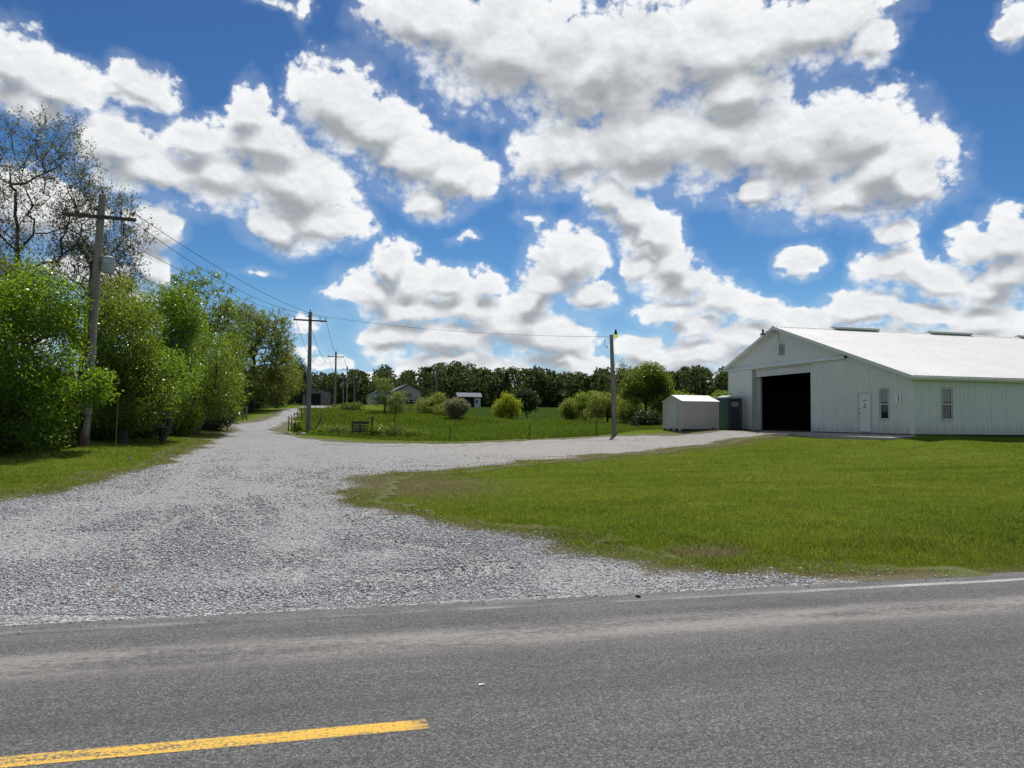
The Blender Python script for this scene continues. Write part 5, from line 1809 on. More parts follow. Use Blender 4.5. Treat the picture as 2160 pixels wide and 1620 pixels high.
# ------------------------------------------------------------------ far buildings
def gable_house(name, label, cat, x0, x1, y0, y1, h, rise, wallm, roofm, axis='y', trim=None, over=0.3):
    """ridge along axis; the wall mesh is one part, the roof another"""
    zb = min(zt(x, y) for x in (x0, x1) for y in (y0, y1)) - 0.2
    zg = float(zt((x0 + x1) / 2, y0))
    E = empty(name, ((x0 + x1) / 2, (y0 + y1) / 2, zg), label, cat)
    ze = zg + h
    if axis == 'y':
        xm = (x0 + x1) / 2
        w = MB().prism([(x0, zb), (x1, zb), (x1, ze), (xm, ze + rise), (x0, ze)], 'y', y0, y1)
        s = rise / (xm - x0)
        r = MB()
        for sg in (-1, 1):
            xa = xm + sg * (xm - x0 + over)
            za = ze + rise - s * (xm - x0 + over)
            r.prism([(xa, za + 0.02), (xm, ze + rise + 0.02), (xm, ze + rise + 0.16), (xa, za + 0.16)], 'y', y0 - over, y1 + over)
    else:
        ym = (y0 + y1) / 2
        w = MB().prism([(y0, zb), (y1, zb), (y1, ze), (ym, ze + rise), (y0, ze)], 'x', x0, x1)
        s = rise / (ym - y0)
        r = MB()
        for sg in (-1, 1):
            ya = ym + sg * (ym - y0 + over)
            za = ze + rise - s * (ym - y0 + over)
            r.prism([(ya, za + 0.02), (ym, ze + rise + 0.02), (ym, ze + rise + 0.16), (ya, za + 0.16)], 'x', x0 - over, x1 + over)
    w.build("wall", wallm, E)
    r.build("roof", roofm, E)
    return E, zg


def make_far_buildings():
    PINK = paint("dusky_siding", (0.25, 0.185, 0.17), 0.6, 0.08)
    BROWNR = paint("dark_roof", (0.035, 0.032, 0.032), 0.6, 0.1)
    TAN = paint("tan_siding", (0.38, 0.35, 0.285), 0.6, 0.06)
    WHT = paint("far_white_siding", (0.42, 0.45, 0.48), 0.5, 0.06)
    MET = paint("bluish_shaded_metal_roof", (0.15, 0.175, 0.21), 0.75, 0.1, spec=0.15)  # base colour darkened to hold the cloud shade on the far roofs
    # dusky garage at the head of the drive
    x0, x1, y0 = -3.5, 4.0, 216.5
    E, zg = gable_house("garage", "dusky pink garage with large dark doorway at the head of the drive", "garage", x0, x1, y0, y0 + 12, 3.4, 1.25, PINK, BROWNR)
    m = MB()
    m.box(-2.6, 1.35, y0 - 0.03, y0 - 0.004, zg, zg + 3.05)
    m.build("doorway_shade", DARK, E)  # near-black sheet on the wall paints the shade of the open door
    m = MB()
    m.box(1.35, 1.5, y0 - 0.06, y0 - 0.004, zg, zg + 3.2)
    m.box(-2.75, 1.35, y0 - 0.06, y0 - 0.004, zg + 3.052, zg + 3.2)
    m.build("door_frame", paint("dusky_trim", (0.24, 0.2, 0.19), 0.6, 0.05), E)
    m = MB()
    m.box(2.15, 2.95, y0 - 0.05, y0 - 0.004, zg + 2.3, zg + 3.05)
    wi = m.build("window", WHT, E)
    m = MB()
    m.box(2.25, 2.85, y0 - 0.065, y0 - 0.052, zg + 2.38, zg + 2.97)
    m.build("pane", GLASS, wi)
    m = MB()
    m.prism([(0.25 + 0.22 * math.cos(i * math.pi / 8), zg + 3.85 + 0.22 * math.sin(i * math.pi / 8)) for i in range(16)], 'y', y0 - 0.03, y0 - 0.004)
    m.build("round_vent", DARK, E)
    m = MB()
    m.box(3.35, 3.55, y0 - 0.08, y0 - 0.004, zg + 1.2, zg + 1.55)
    m.build("meter_box", WHT, E)
    # tan barn with metal roof and the white one at its left
    E, zg = gable_house("tan_barn", "tan gabled building with bluish metal roof behind the young tree", "building", 16.6, 22.4, 165.2, 190, 2.9, 1.55, TAN, MET)
    m = MB()
    for y in (165.2,):
        s = 1.55 / 2.9
        for sg in (-1, 1):
            m.bar((19.5, y - 0.33, zg + 4.45 + 0.03), (19.5 + sg * 3.2, y - 0.33, zg + 4.45 + 0.03 - s * 3.2), 0.06, 0.22)
    m.box(22.28, 22.44, 165.12, 165.19, zg, zg + 2.85)
    m.build("dark_trim", BROWNR, E)
    m = MB()
    m.box(17.3, 20.0, 165.12, 165.19, zg + 0.02, zg + 2.2)
    d = m.build("overhead_door", paint("grey_door", (0.20, 0.19, 0.17), 0.5, 0.05), E)
    m = MB()
    m.box(17.18, 20.12, 165.09, 165.117, zg + 2.2, zg + 2.32)
    m.box(20.0, 20.12, 165.09, 165.117, zg, zg + 2.2)
    m.build("door_frame", BROWNR, E)
    m = MB()
    m.tube([(21.0, 171, zg + 3.75), (21.0, 171, zg + 4.45)], 0.16, 8)
    m.build("roof_vent", BLACK, E)
    E, zg = gable_house("white_outbuilding", "long white outbuilding half hidden behind the young leafy tree", "building", 11.9, 16.3, 168.5, 184, 2.3, 1.2, WHT, MET)
    m = MB()
    m.box(13.4, 14.5, 168.42, 168.49, zg + 0.02, zg + 2.0)
    m.build("door", paint("grey_blue_door", (0.25, 0.27, 0.30), 0.5, 0.05), E)
    # stacked dark things under the tan barn wall
    m = MB()
    m.box(18.6, 20.4, 160.0, 161.2, zt(19.4, 160.5) - 0.1, zt(19.4, 160.5) + 0.85)
    o = m.build("stock_trailer", paint("trailer_dark", (0.035, 0.038, 0.045), 0.5, 0.2))
    o2 = empty("flat_trailer", (19.5, 160.6, zt(19.4, 160.5)), "low dark trailer parked in front of the tan building", "trailer")
    o.name = "bed"
    o.parent = o2
    o.location = (-19.5, -160.6, -float(zt(19.4, 160.5)))
    for x in (18.9, 20.1):
        w = MB()
        w.tube([(x - 0.1, 159.9, zt(19.4, 160.5) + 0.25), (x + 0.1, 159.9, zt(19.4, 160.5) + 0.25)], 0.3, 12)
        w.build("wheel", BLACK, o2)
    # open-fronted shed by the wood
    x0, x1, y0, y1 = 30.9, 36.0, 167.2, 171.5
    zg = float(zt(33, 167.5))
    E = empty("open_shed", (33.4, 169.3, zg), "small open fronted shed with pale metal roof by the wood", "shed")
    m = MB()
    m.box(x0, x0 + 0.15, y0 + 0.2, y1, zg - 0.3, zg + 2.3)
    m.box(x0 + 0.15, x1, y1 - 0.15, y1, zg - 0.3, zg + 2.3)
    m.box(34.5, x1, y0 + 0.2, y0 + 0.32, zg - 0.3, zg + 2.3)
    m.box(x1 - 0.15, x1, y0 + 0.32, y1 - 0.15, zg - 0.3, zg + 2.3)
    m.build("wall", WHT, E)
    m = MB()
    m.prism([(y0 - 0.3, zg + 2.25), (y0 + 1.6, zg + 3.2), (y1 + 0.3, zg + 2.3), (y1 + 0.3, zg + 2.4), (y0 + 1.6, zg + 3.32), (y0 - 0.3, zg + 2.37)], 'x', x0 - 0.3, x1 + 0.3)
    m.build("roof", MET, E)
    m = MB()
    m.box(x0 + 0.2, 34.4, y0 + 0.5, y0 + 0.55, zg - 0.2, zg + 2.25)
    m.build("bay_shade", DARK, E)  # near-black sheet painting the shade inside the open bay
    m = MB()
    m.box(34.95, 35.35, y0 + 0.15, y0 + 0.195, zg + 0.9, zg + 1.6)
    m.build("window", DARK, E)
    for x in (31.0, 34.45):
        m = MB()
        m.box(x, x + 0.12, y0 + 0.05, y0 + 0.18, zg - 0.3, zg + 2.3)
        m.build("post", DARKWOOD, E)


make_barn()
make_barn_extras()
make_shed()
make_toilet()
make_poles()
make_field_edge()
make_far_buildings()


# ------------------------------------------------------------------ trees and bushes
BARK = wood("bark_grey", (0.045, 0.040, 0.034), (0.125, 0.112, 0.096), 0.5)
BARK2 = wood("bark_brown", (0.022, 0.017, 0.013), (0.065, 0.052, 0.040), 0.5)
HORIZ = 886.0


def at(px, depth, py=None):
    """a point on a sight line of the photograph at a given depth: (x, y) or (x, y, z)"""
    c, s = math.cos(yaw), math.sin(yaw)
    L = (px - 1080) / 1600 * depth
    x, y = depth * s + L * c, depth * c - L * s
    if py is None:
        return x, y
    return x, y, EYE + ((HORIZ + (px - 1080) * 0.0105) - py) / 1600 * depth


def tubes(segs, n=5):
    """segs: arrays A, B (m,3), ra, rb (m) -> vertices, quads"""
    A, B, ra, rb = segs
    d = B - A
    d /= np.maximum(np.linalg.norm(d, axis=1, keepdims=True), 1e-6)
    ref = np.where(np.abs(d[:, 2:3]) < 0.9, np.array([[0, 0, 1.0]]), np.array([[1.0, 0, 0]]))
    s = np.cross(d, ref)
    s /= np.maximum(np.linalg.norm(s, axis=1, keepdims=True), 1e-6)
    u = np.cross(s, d)
    k = np.arange(n) * 2 * np.pi / n
    ring = s[:, None] * np.cos(k)[None, :, None] + u[:, None] * np.sin(k)[None, :, None]
    Va = A[:, None] + ring * ra[:, None, None]
    Vb = B[:, None] + ring * rb[:, None, None]
    m = len(A)
    V = np.concatenate([Va, Vb], 1).reshape(-1, 3)
    o = (2 * n * np.arange(m))[:, None]
    i = np.arange(n)[None]
    j = (np.arange(n)[None] + 1) % n
    F = np.stack([o + i, o + j, o + n + j, o + n + i], -1).reshape(-1, 4)
    return V, F


def leaf_cards(rng, P, size, up=0.5, narrow=0.55, droop=0.0):
    """one rhombic folded leaf per point"""
    n = len(P)
    N = rng.normal(size=(n, 3))
    N[:, 2] = N[:, 2] * 0.8 + up
    N /= np.linalg.norm(N, axis=1, keepdims=True)
    D = rng.normal(size=(n, 3))
    D[:, 2] -= droop
    D -= N * (D * N).sum(1, keepdims=True)
    D /= np.maximum(np.linalg.norm(D, axis=1, keepdims=True), 1e-6)
    S = np.cross(N, D)
    L = (size * (0.65 + 0.7 * rng.random(n)))[:, None]
    b = P - D * L * 0.5
    t = P + D * L * 0.5 - N * L * 0.08
    l = P + S * L * narrow * 0.5 + N * L * 0.10 - D * L * 0.06
    r = P - S * L * narrow * 0.5 + N * L * 0.10 - D * L * 0.06
    V = np.stack([b, r, t, l], 1).reshape(-1, 3)
    F = np.arange(4 * n).reshape(n, 4)
    return V, F


def grow(rng, base, crown, n_clusters, trunk_r, fork=0.30, shell=0.6, lean=(0, 0), tip_r=0.006, wiggle=0.12, stems=1, min_z=None, pipe=2.35, rise=0.25):
    """branch skeleton reaching clusters spread through the crown ellipsoids
    crown: list of (cx, cy, cz, rx, ry, rz); returns cluster centres, segments"""
    base = np.array(base, float)
    vol = np.array([c[3] * c[4] * c[5] for c in crown]) ** 0.7
    pick = rng.choice(len(crown), n_clusters, p=vol / vol.sum())
    C = np.array(crown)[pick]
    d = rng.normal(size=(n_clusters, 3))
    d /= np.linalg.norm(d, axis=1, keepdims=True)
    rr = rng.random(n_clusters) ** (1 / 3) * (1 - shell) + shell * (1 - 0.35 * rng.random(n_clusters) ** 2)
    A = C[:, :3] + d * C[:, 3:6] * rr[:, None]
    A[:, :3] += rng.normal(size=A.shape) * C[:, 3:6] * 0.07
    if min_z is not None:
        A[:, 2] = np.maximum(A[:, 2], min_z + rng.random(n_clusters) * 0.4)
    top = max(c[2] + c[5] * 0.75 for c in crown)
    cen = np.average(np.array(crown)[:, :2], axis=0, weights=vol)
    nodes, par = [base.copy()], [-1]
    H = top - base[2]
    for s in range(stems):
        last = 0
        off = rng.normal(size=2) * (0.0 if stems == 1 else 0.5)
        tgt = cen + off * np.array([crown[0][3], crown[0][4]]) * 0.6
        steps = max(4, int(H / 0.6))
        for i in range(1, steps + 1):
            t = i / steps
            if t > 0.82:
                break
            k = t ** 1.3
            p = np.array([base[0] + (tgt[0] - base[0]) * k + lean[0] * math.sin(t * 3.1), base[1] + (tgt[1] - base[1]) * k + lean[1] * math.sin(t * 3.1), base[2] + H * t])
            p[:2] += rng.normal(size=2) * wiggle * 0.5
            nodes.append(p)
            par.append(last)
            last = len(nodes) - 1
    order = np.argsort(np.linalg.norm(A - (base + np.array([0, 0, H * fork])), axis=1))
    N = np.array(nodes)
    Np = list(par)
    zfork = base[2] + H * fork
    plen = np.zeros(len(N))
    for idx in order:
        a = A[idx]
        v = a - N
        dist = np.linalg.norm(v, axis=1)
        # branches climb outward: prefer to start from lower nodes
        cost = dist + 0.9 * np.maximum(N[:, 2] - a[2] + rise * dist, 0) + 0.10 * plen + np.where(N[:, 2] < min(zfork, a[2] - 0.1), 3.0 * (min(zfork, a[2]) - N[:, 2]).clip(0) / max(H, 1), 0)
        j = int(np.argmin(cost))
        L = dist[j]
        m = max(1, int(L / 0.55))
        p0 = N[j]
        new, pr = [], []
        last = j
        bow = np.array([0, 0, 0.10 * L])
        for i in range(1, m + 1):
            t = i / m
            p = p0 + (a - p0) * t + bow * math.sin(t * math.pi) + (rng.normal(size=3) * wiggle * 0.35 * L ** 0.5 if i < m else 0)
            new.append(p)
            pr.append(last)
            last = len(N) + i - 1
        plen = np.concatenate([plen, plen[j] + L * (np.arange(m) + 1) / m])
        N = np.concatenate([N, np.array(new)])
        Np += pr
    par = np.array(Np)
    w = np.zeros(len(N))
    haschild = np.zeros(len(N), bool)
    haschild[par[1:]] = True
    w[~haschild] = tip_r ** pipe
    for i in range(len(N) - 1, 0, -1):
        w[par[i]] += w[i]
    r = w ** (1 / pipe)
    if r[0] > 1e-6:
        r = tip_r + (r - tip_r) * (trunk_r - tip_r) / max(r[0] - tip_r, 1e-6)
    i = np.arange(1, len(N))
    ra = np.minimum(r[par[i]], r[i] * 1.35 + 0.004)
    ra[par[i] == 0] = r[0] * 1.15
    return A, (N[par[i]], N[i], ra, r[i])


def plant(name, label, cat, group, seed, base, crown, n_clusters, leaves, leaf, sigma, mat, trunk_r=0.15, bark=None, twigs=0, crown_name="crown", trunk_name="trunk", up=0.5, narrow=0.55, flat=0.7, droop=0.0, tint=(0.5, 0.5), **kw):
    """a tree or bush: trunk with limbs, and a crown of separate leaves"""
    rng = np.random.default_rng(seed)
    E = empty(name, base, label, cat, group)
    A, (sa, sb, ra, rb) = grow(rng, base, crown, n_clusters, trunk_r, **kw)
    if twigs:
        ta = np.repeat(A, twigs, 0)
        d = rng.normal(size=ta.shape)
        d[:, 2] += 0.5
        d /= np.linalg.norm(d, axis=1, keepdims=True)
        tb = ta + d * (sigma * (0.7 + 1.1 * rng.random(len(ta))))[:, None]
        sa, sb = np.concatenate([sa, ta]), np.concatenate([sb, tb])
        ra, rb = np.concatenate([ra, np.full(len(ta), 0.007)]), np.concatenate([rb, np.full(len(ta), 0.003)])
    thick = np.maximum(ra, rb) > 0.03
    Vs, Fs, o = [], [], 0
    for msk, n in ((thick, 8), (~thick, 4)):
        if msk.any():
            V, F = tubes((sa[msk], sb[msk], ra[msk], rb[msk]), n)
            Vs.append(V)
            Fs.append(F + o)
            o += len(V)
    np_obj(trunk_name, np.concatenate(Vs), np.concatenate(Fs), bark or BARK, parent=E, smooth=True)
    # leaves in clumps round the branch ends
    k = rng.poisson(leaves, len(A)).clip(1)
    P = np.repeat(A, k, 0)
    if twigs:
        ti = rng.integers(0, twigs, len(P)) + np.repeat(np.arange(len(A)) * twigs, k)
        f = 0.35 + 0.75 * rng.random(len(P))
        nseg = len(sa) - len(A) * twigs
        P = sa[nseg:][ti] + (sb[nseg:][ti] - sa[nseg:][ti]) * f[:, None] + rng.normal(size=P.shape) * sigma * 0.16
    else:
        q = rng.normal(size=P.shape)
        q /= np.linalg.norm(q, axis=1, keepdims=True) ** 0.40
        P = P + q * sigma * np.array([1, 1, flat])
    if len(P):
        V, F = leaf_cards(rng, P, np.full(len(P), leaf), up, narrow, droop)
        cl = np.repeat(rng.random(len(A)), k)
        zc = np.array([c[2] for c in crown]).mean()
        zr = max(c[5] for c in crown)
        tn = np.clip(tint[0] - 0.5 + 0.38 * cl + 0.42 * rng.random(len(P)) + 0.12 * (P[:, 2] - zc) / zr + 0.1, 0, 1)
        np_obj(crown_name, V, F, mat, parent=E, attrs={'tint': np.repeat(tn, 4)})
    return E


def ell(px, py, rx, ry, depth, thick=None):
    """crown ellipsoid from its place and size in the photograph"""
    x, y, z = at(px, depth, py)
    k = depth / 1600
    r = rx * k
    return (x, y, z, r, (thick if thick else r), ry * k)


BRIGHT = leaf_mat("leaf_bright", (0.036, 0.080, 0.009), (0.125, 0.205, 0.022), (0.34, 0.52, 0.03), 0.47, 0.30)
MID = leaf_mat("leaf_mid", (0.030, 0.062, 0.008), (0.108, 0.162, 0.020), (0.30, 0.43, 0.03), 0.46, 0.32)
OLIVE = leaf_mat("leaf_olive", (0.054, 0.072, 0.014), (0.165, 0.198, 0.040), (0.36, 0.42, 0.055), 0.46)
BUD = leaf_mat("leaf_bud", (0.085, 0.085, 0.035), (0.17, 0.165, 0.070), (0.28, 0.28, 0.09), 0.40)
DEEP = leaf_mat("leaf_deep", (0.012, 0.026, 0.006), (0.034, 0.058, 0.011), (0.055, 0.10, 0.014), 0.34)
YELLOW = leaf_mat("leaf_yellow", (0.13, 0.16, 0.010), (0.30, 0.33, 0.020), (0.52, 0.58, 0.025), 0.45)
PALE = leaf_mat("leaf_pale", (0.07, 0.105, 0.02), (0.15, 0.19, 0.045), (0.26, 0.33, 0.05), 0.42)
CREAM = leaf_mat("leaf_cream", (0.12, 0.125, 0.04), (0.36, 0.345, 0.17), (0.26, 0.25, 0.10), 0.30)
WOODS = leaf_mat("leaf_woods", (0.018, 0.034, 0.010), (0.064, 0.092, 0.024), (0.11, 0.15, 0.03), 0.36, 0.7)  # low albedo carries the cloud shade lying on the far wood


def gz(px, depth, dz=0.0):
    x, y = at(px, depth)
    return (x, y, float(zt(x, y)) + dz)


def make_left_trees():
    g = "roadside trees left of the drive"
    # leafless giants behind
    plant("bare_tree", "tallest sparse tree with dark bare limbs at the left edge", "tree", g, 101, gz(15, 37), [ell(35, 400, 150, 170, 37, 3.0), ell(110, 330, 70, 90, 37, 2), ell(-80, 420, 120, 150, 37, 3)], 700, 13, 0.115, 0.50, BUD, 0.14, BARK, twigs=4, fork=0.34, wiggle=0.055, tip_r=0.006, rise=0.55, shell=0.35, lean=(0.3, 0))
    plant("bare_tree", "sparse budding tree spreading behind the nearest utility pole", "tree", g, 102, gz(165, 38), [ell(200, 480, 95, 95, 38, 2.2), ell(235, 560, 60, 60, 38, 1.6), ell(150, 560, 60, 60, 38, 1.6)], 520, 13, 0.115, 0.48, BUD, 0.11, BARK, twigs=4, fork=0.36, wiggle=0.055, tip_r=0.006, rise=0.55, shell=0.35)
    plant("olive_tree", "yellowish olive tree rising below the bare giant at the left edge", "tree", g, 103, gz(20, 33), [ell(20, 640, 95, 110, 33, 2.0), ell(-60, 640, 90, 110, 33, 2.0)], 300, 60, 0.10, 0.42, OLIVE, 0.16, tint=(0.6, 0))
    plant("olive_tree", "small yellowish olive tree showing just right of the nearest utility pole", "tree", g, 104, gz(235, 36), [ell(235, 640, 50, 62, 36, 1.3)], 170, 50, 0.10, 0.38, OLIVE, 0.12, tint=(0.55, 0))
    # leafy front row
    plant("leafy_tree", "big bright green leafy tree in front at the left edge", "tree", g, 105, gz(45, 25.5), [ell(20, 750, 135, 150, 25.5, 2.1), ell(80, 640, 82, 80, 26, 1.6), ell(-60, 720, 110, 150, 25.5, 2), ell(95, 810, 62, 70, 25, 1.2), ell(40, 880, 110, 70, 25, 1.6)], 460, 100, 0.108, 0.34, BRIGHT, 0.16, fork=0.12, narrow=0.5, up=0.6, tint=(0.5, 0), stems=3)
    plant("leafy_tree", "low leafy bough of bright leaves around the foot of the nearest pole", "tree", g, 106, gz(150, 27.2), [ell(198, 815, 38, 36, 26.4, 0.6), ell(150, 690, 22, 60, 27.2, 0.5), ell(120, 850, 40, 60, 26.6, 0.8)], 74, 60, 0.135, 0.26, BRIGHT, 0.07, fork=0.15, narrow=0.5, up=0.6, tint=(0.62, 0))
    plant("leafy_tree", "mid green leafy tree just right of the nearest utility pole", "tree", g, 107, gz(262, 31), [ell(255, 720, 75, 105, 31, 1.6), ell(275, 820, 80, 90, 31, 1.5)], 330, 96, 0.098, 0.36, MID, 0.15, fork=0.15, stems=2, tint=(0.5, 0))
    plant("leafy_tree", "round topped fresh green tree with shaded middle in the left row", "tree", g, 108, gz(345, 36), [ell(345, 690, 72, 85, 36, 1.7), ell(380, 665, 40, 55, 36, 1.1), ell(335, 790, 75, 80, 35.5, 1.6)], 360, 96, 0.095, 0.36, BRIGHT, 0.17, fork=0.18, stems=2, tint=(0.36, 0), lean=(0.4, 0))
    plant("leafy_tree", "low bright leafy tree leaning over the verge below the round topped one", "tree", g, 109, gz(345, 33.5), [ell(330, 800, 62, 62, 33, 1.2), ell(290, 850, 55, 50, 32.5, 1.0)], 200, 70, 0.105, 0.34, BRIGHT, 0.11, fork=0.2, tint=(0.55, 0), lean=(0.5, 0))
    plant("budding_tree", "tall airy tree with small dark leaf clusters rising above the left row", "tree", g, 110, gz(425, 50), [ell(420, 655, 78, 85, 50, 2.4), ell(470, 720, 65, 80, 50, 2.2), ell(380, 720, 50, 70, 50, 2)], 430, 26, 0.15, 0.5, MID, 0.22, BARK2, twigs=3, fork=0.25, tint=(0.38, 0), shell=0.4)
    plant("leafy_tree", "mid green tree over the gravel bend with dark leaning trunk", "tree", g, 111, gz(415, 42), [ell(430, 790, 62, 90, 42, 1.7), ell(462, 825, 42, 58, 44, 1.3), ell(478, 760, 30, 60, 46, 1.2)], 300, 84, 0.10, 0.38, MID, 0.16, fork=0.22, tint=(0.55, 0), lean=(0.6, 0))
    plant("budding_tree", "broad bronze olive tree with visible limbs at the right end of the left row", "tree", g, 112, gz(530, 88), [ell(540, 740, 76, 88, 88, 4.0), ell(500, 700, 55, 66, 86, 3.2), ell(590, 780, 38, 58, 90, 2.6), ell(572, 700, 36, 48, 88, 2.2), ell(515, 810, 50, 42, 84, 3.0), ell(565, 825, 44, 30, 88, 2.6)], 900, 40, 0.19, 0.62, OLIVE, 0.26, BARK2, twigs=3, fork=0.2, tint=(0.42, 0), shell=0.4)
    plant("leafy_tree", "small olive tree closing the left row beside the drive", "tree", g, 113, gz(585, 112), [ell(600, 800, 34, 46, 112, 2.6), ell(572, 822, 28, 34, 110, 2.2)], 260, 60, 0.17, 0.5, OLIVE, 0.16, fork=0.15, tint=(0.35, 0))
    plant("dark_tree", "dark green tree just left of the second utility pole far up the drive", "tree", g, 114, gz(612, 150), [ell(629, 800, 20, 42, 150, 2.4), ell(610, 815, 20, 36, 148, 2.4)], 240, 60, 0.26, 0.6, DEEP, 0.18, fork=0.15, tint=(0.5, 0))
    # shrubs that close the gaps underneath
    g2 = "dark bushes under the left trees"
    for i, (px, D, rx, ry, lab) in enumerate(((-60, 24.5, 80, 60, "dark bush at the extreme left under the trees"), (60, 27.5, 80, 60, "dark bush behind the foot of the nearest tree"),
                                              (215, 32.5, 60, 60, "dark bush just right of the foot of the nearest pole"), (290, 36, 60, 55, "dark bush below the mid green tree"),
                                              (365, 40, 50, 45, "dark bush below the round topped tree"), (440, 47, 45, 40, "dark bush beside the leaning trunk"), (468, 55, 28, 26, "dark bush in front of the short wooden fence"),
                                              (525, 92, 34, 26, "dark bush under the bronze olive tree"), (585, 125, 22, 20, "dark bush at the far end of the left row"))):
        b = gz(px, D)
        k = D / 1600
        plant("bush", lab, "bush", g2, 200 + i, b, [(b[0], b[1], b[2] + ry * k * 0.75, rx * k, 1.2, ry * k)], 130, 46, 0.11 + 0.0006 * D, 0.34, DEEP if i % 2 else MID, 0.05, stems=4, fork=0.05, min_z=b[2], crown_name="foliage", trunk_name="stems", tint=(0.4, 0))


def make_mid_plants():
    plant("young_tree", "young pale green tree with tiered boughs in front of the tan building", "tree", None, 301, gz(812, 86, 0), [ell(808, 815, 20, 16, 86, 1.0), ell(822, 838, 30, 16, 86, 1.3), ell(800, 845, 24, 10, 86, 1.2), ell(838, 855, 20, 14, 86, 1.0), ell(792, 800, 8, 5, 86, 0.5)], 150, 26, 0.17, 0.34, PALE, 0.09, BARK2, fork=0.25, flat=0.35, up=1.2, tint=(0.6, 0))
    plant("young_tree", "smaller thin sapling standing right of the pale young tree", "tree", None, 302, gz(832, 73, 0), [ell(846, 838, 14, 14, 73, 0.7), ell(834, 850, 13, 14, 73, 0.7), ell(838, 865, 18, 10, 73, 0.7)], 70, 24, 0.13, 0.26, PALE, 0.045, BARK2, fork=0.3, flat=0.5, tint=(0.45, 0))
    plant("bush", "olive rounded bush left of the cream flowering bush", "bush", "bushes across the field", 303, gz(902, 86, 0), [ell(902, 857, 22, 17, 86, 1.3), ell(925, 850, 18, 20, 87, 1.2), ell(930, 866, 22, 12, 85, 1.2)], 190, 50, 0.14, 0.30, OLIVE, 0.05, BARK2, stems=5, fork=0.05, crown_name="foliage", trunk_name="stems", tint=(0.62, 0))
    plant("bush", "cream flowering bush in the middle of the field", "bush", "bushes across the field", 304, gz(963, 80, 0), [ell(964, 857, 24, 15, 80, 1.2), ell(962, 870, 18, 13, 80, 1.0)], 190, 60, 0.12, 0.26, CREAM, 0.05, BARK2, stems=5, fork=0.05, crown_name="foliage", trunk_name="stems", up=0.9, tint=(0.62, 0))
    plant("yellow_bush", "bright yellow green upright bush standing in the field", "bush", "bushes across the field", 305, gz(1071, 90, 0), [ell(1070, 850, 18, 22, 90, 1.1), ell(1085, 860, 14, 20, 90, 0.9), ell(1055, 862, 14, 18, 90, 0.9), ell(1070, 872, 20, 12, 90, 1.1)], 210, 46, 0.16, 0.28, YELLOW, 0.05, stems=6, fork=0.02, narrow=0.35, up=-0.3, droop=-1.2, crown_name="foliage", trunk_name="stems", tint=(0.6, 0))
    plant("small_tree", "small dark tree just behind the yellow bush", "tree", None, 306, gz(1112, 104, 0), [ell(1112, 846, 24, 22, 104, 1.6), ell(1098, 838, 14, 16, 104, 1.1)], 200, 40, 0.18, 0.38, DEEP, 0.10, fork=0.2, tint=(0.75, 0))
    g = "olive willows by the yard light"
    plant("willow", "leftmost low olive willow at the field's far edge", "tree", g, 310, gz(1205, 84, 0), [ell(1205, 864, 20, 20, 84, 1.2)], 130, 60, 0.13, 0.32, OLIVE, 0.07, fork=0.12, droop=0.6, tint=(0.6, 0))
    plant("willow", "green willow between the leftmost one and the broad one", "tree", g, 311, gz(1235, 82, 0), [ell(1235, 855, 22, 26, 82, 1.3), ell(1252, 845, 14, 18, 82, 1.0)], 170, 60, 0.13, 0.32, MID, 0.08, fork=0.15, droop=0.6, tint=(0.85, 0))
    plant("willow", "broad olive willow with dark crooked limbs left of the yard light pole", "tree", g, 312, gz(1282, 76, 0), [ell(1272, 852, 30, 24, 76, 1.5), ell(1300, 862, 28, 24, 76, 1.4), ell(1255, 868, 20, 16, 76, 1.0)], 230, 52, 0.13, 0.32, OLIVE, 0.12, BARK2, fork=0.12, droop=0.6, tint=(0.62, 0), wiggle=0.3)
    plant("willow", "olive willow right of the yard light pole, left of the big round tree", "tree", g, 313, gz(1332, 72, 0), [ell(1332, 868, 26, 26, 72, 1.3)], 170, 52, 0.13, 0.32, OLIVE, 0.09, fork=0.12, droop=0.5, tint=(0.5, 0))
    plant("bare_tree", "sparse brownish tree showing behind the yard light pole", "tree", None, 314, gz(1312, 92, 0), [ell(1312, 805, 27, 42, 92, 1.8), ell(1330, 830, 20, 30, 92, 1.4)], 250, 9, 0.15, 0.42, BUD, 0.12, BARK2, twigs=3, fork=0.3, tip_r=0.012)
    plant("round_tree", "big round green tree with forked trunk left of the beige shed", "tree", None, 315, gz(1360, 67, 0), [ell(1352, 805, 36, 34, 67, 1.6), ell(1335, 836, 26, 26, 67, 1.3), ell(1392, 838, 26, 26, 67, 1.3), ell(1375, 785, 26, 18, 67, 1.2), ell(1395, 808, 24, 22, 67, 1.1)], 380, 70, 0.12, 0.34, MID, 0.14, BARK2, fork=0.25, tint=(0.2, 0), stems=2)
    plant("bush", "dark round bush under the big round tree", "bush", "bushes beside the shed", 316, gz(1368, 60, 0), [ell(1366, 890, 32, 19, 60, 1.2)], 190, 60, 0.11, 0.26, DEEP, 0.05, stems=5, fork=0.05, crown_name="foliage", trunk_name="stems", tint=(0.4, 0))
    plant("bush", "yellow green bush rising behind the beige shed", "bush", "bushes beside the shed", 317, gz(1428, 68, 0), [ell(1424, 852, 30, 28, 68, 1.5), ell(1455, 852, 22, 18, 68, 1.3), ell(1400, 870, 26, 26, 68, 1.2)], 260, 52, 0.13, 0.32, MID, 0.06, stems=5, fork=0.05, crown_name="foliage", trunk_name="stems", tint=(0.9, 0))
    plant("bush", "mid green bush behind the portable toilet at the barn corner", "bush", "bushes beside the shed", 318, gz(1528, 74, 0), [ell(1524, 850, 18, 24, 74, 1.3)], 150, 52, 0.14, 0.32, MID, 0.05, stems=4, fork=0.05, crown_name="foliage", trunk_name="stems", tint=(0.5, 0))
    gw = "weed clumps along the field edge"
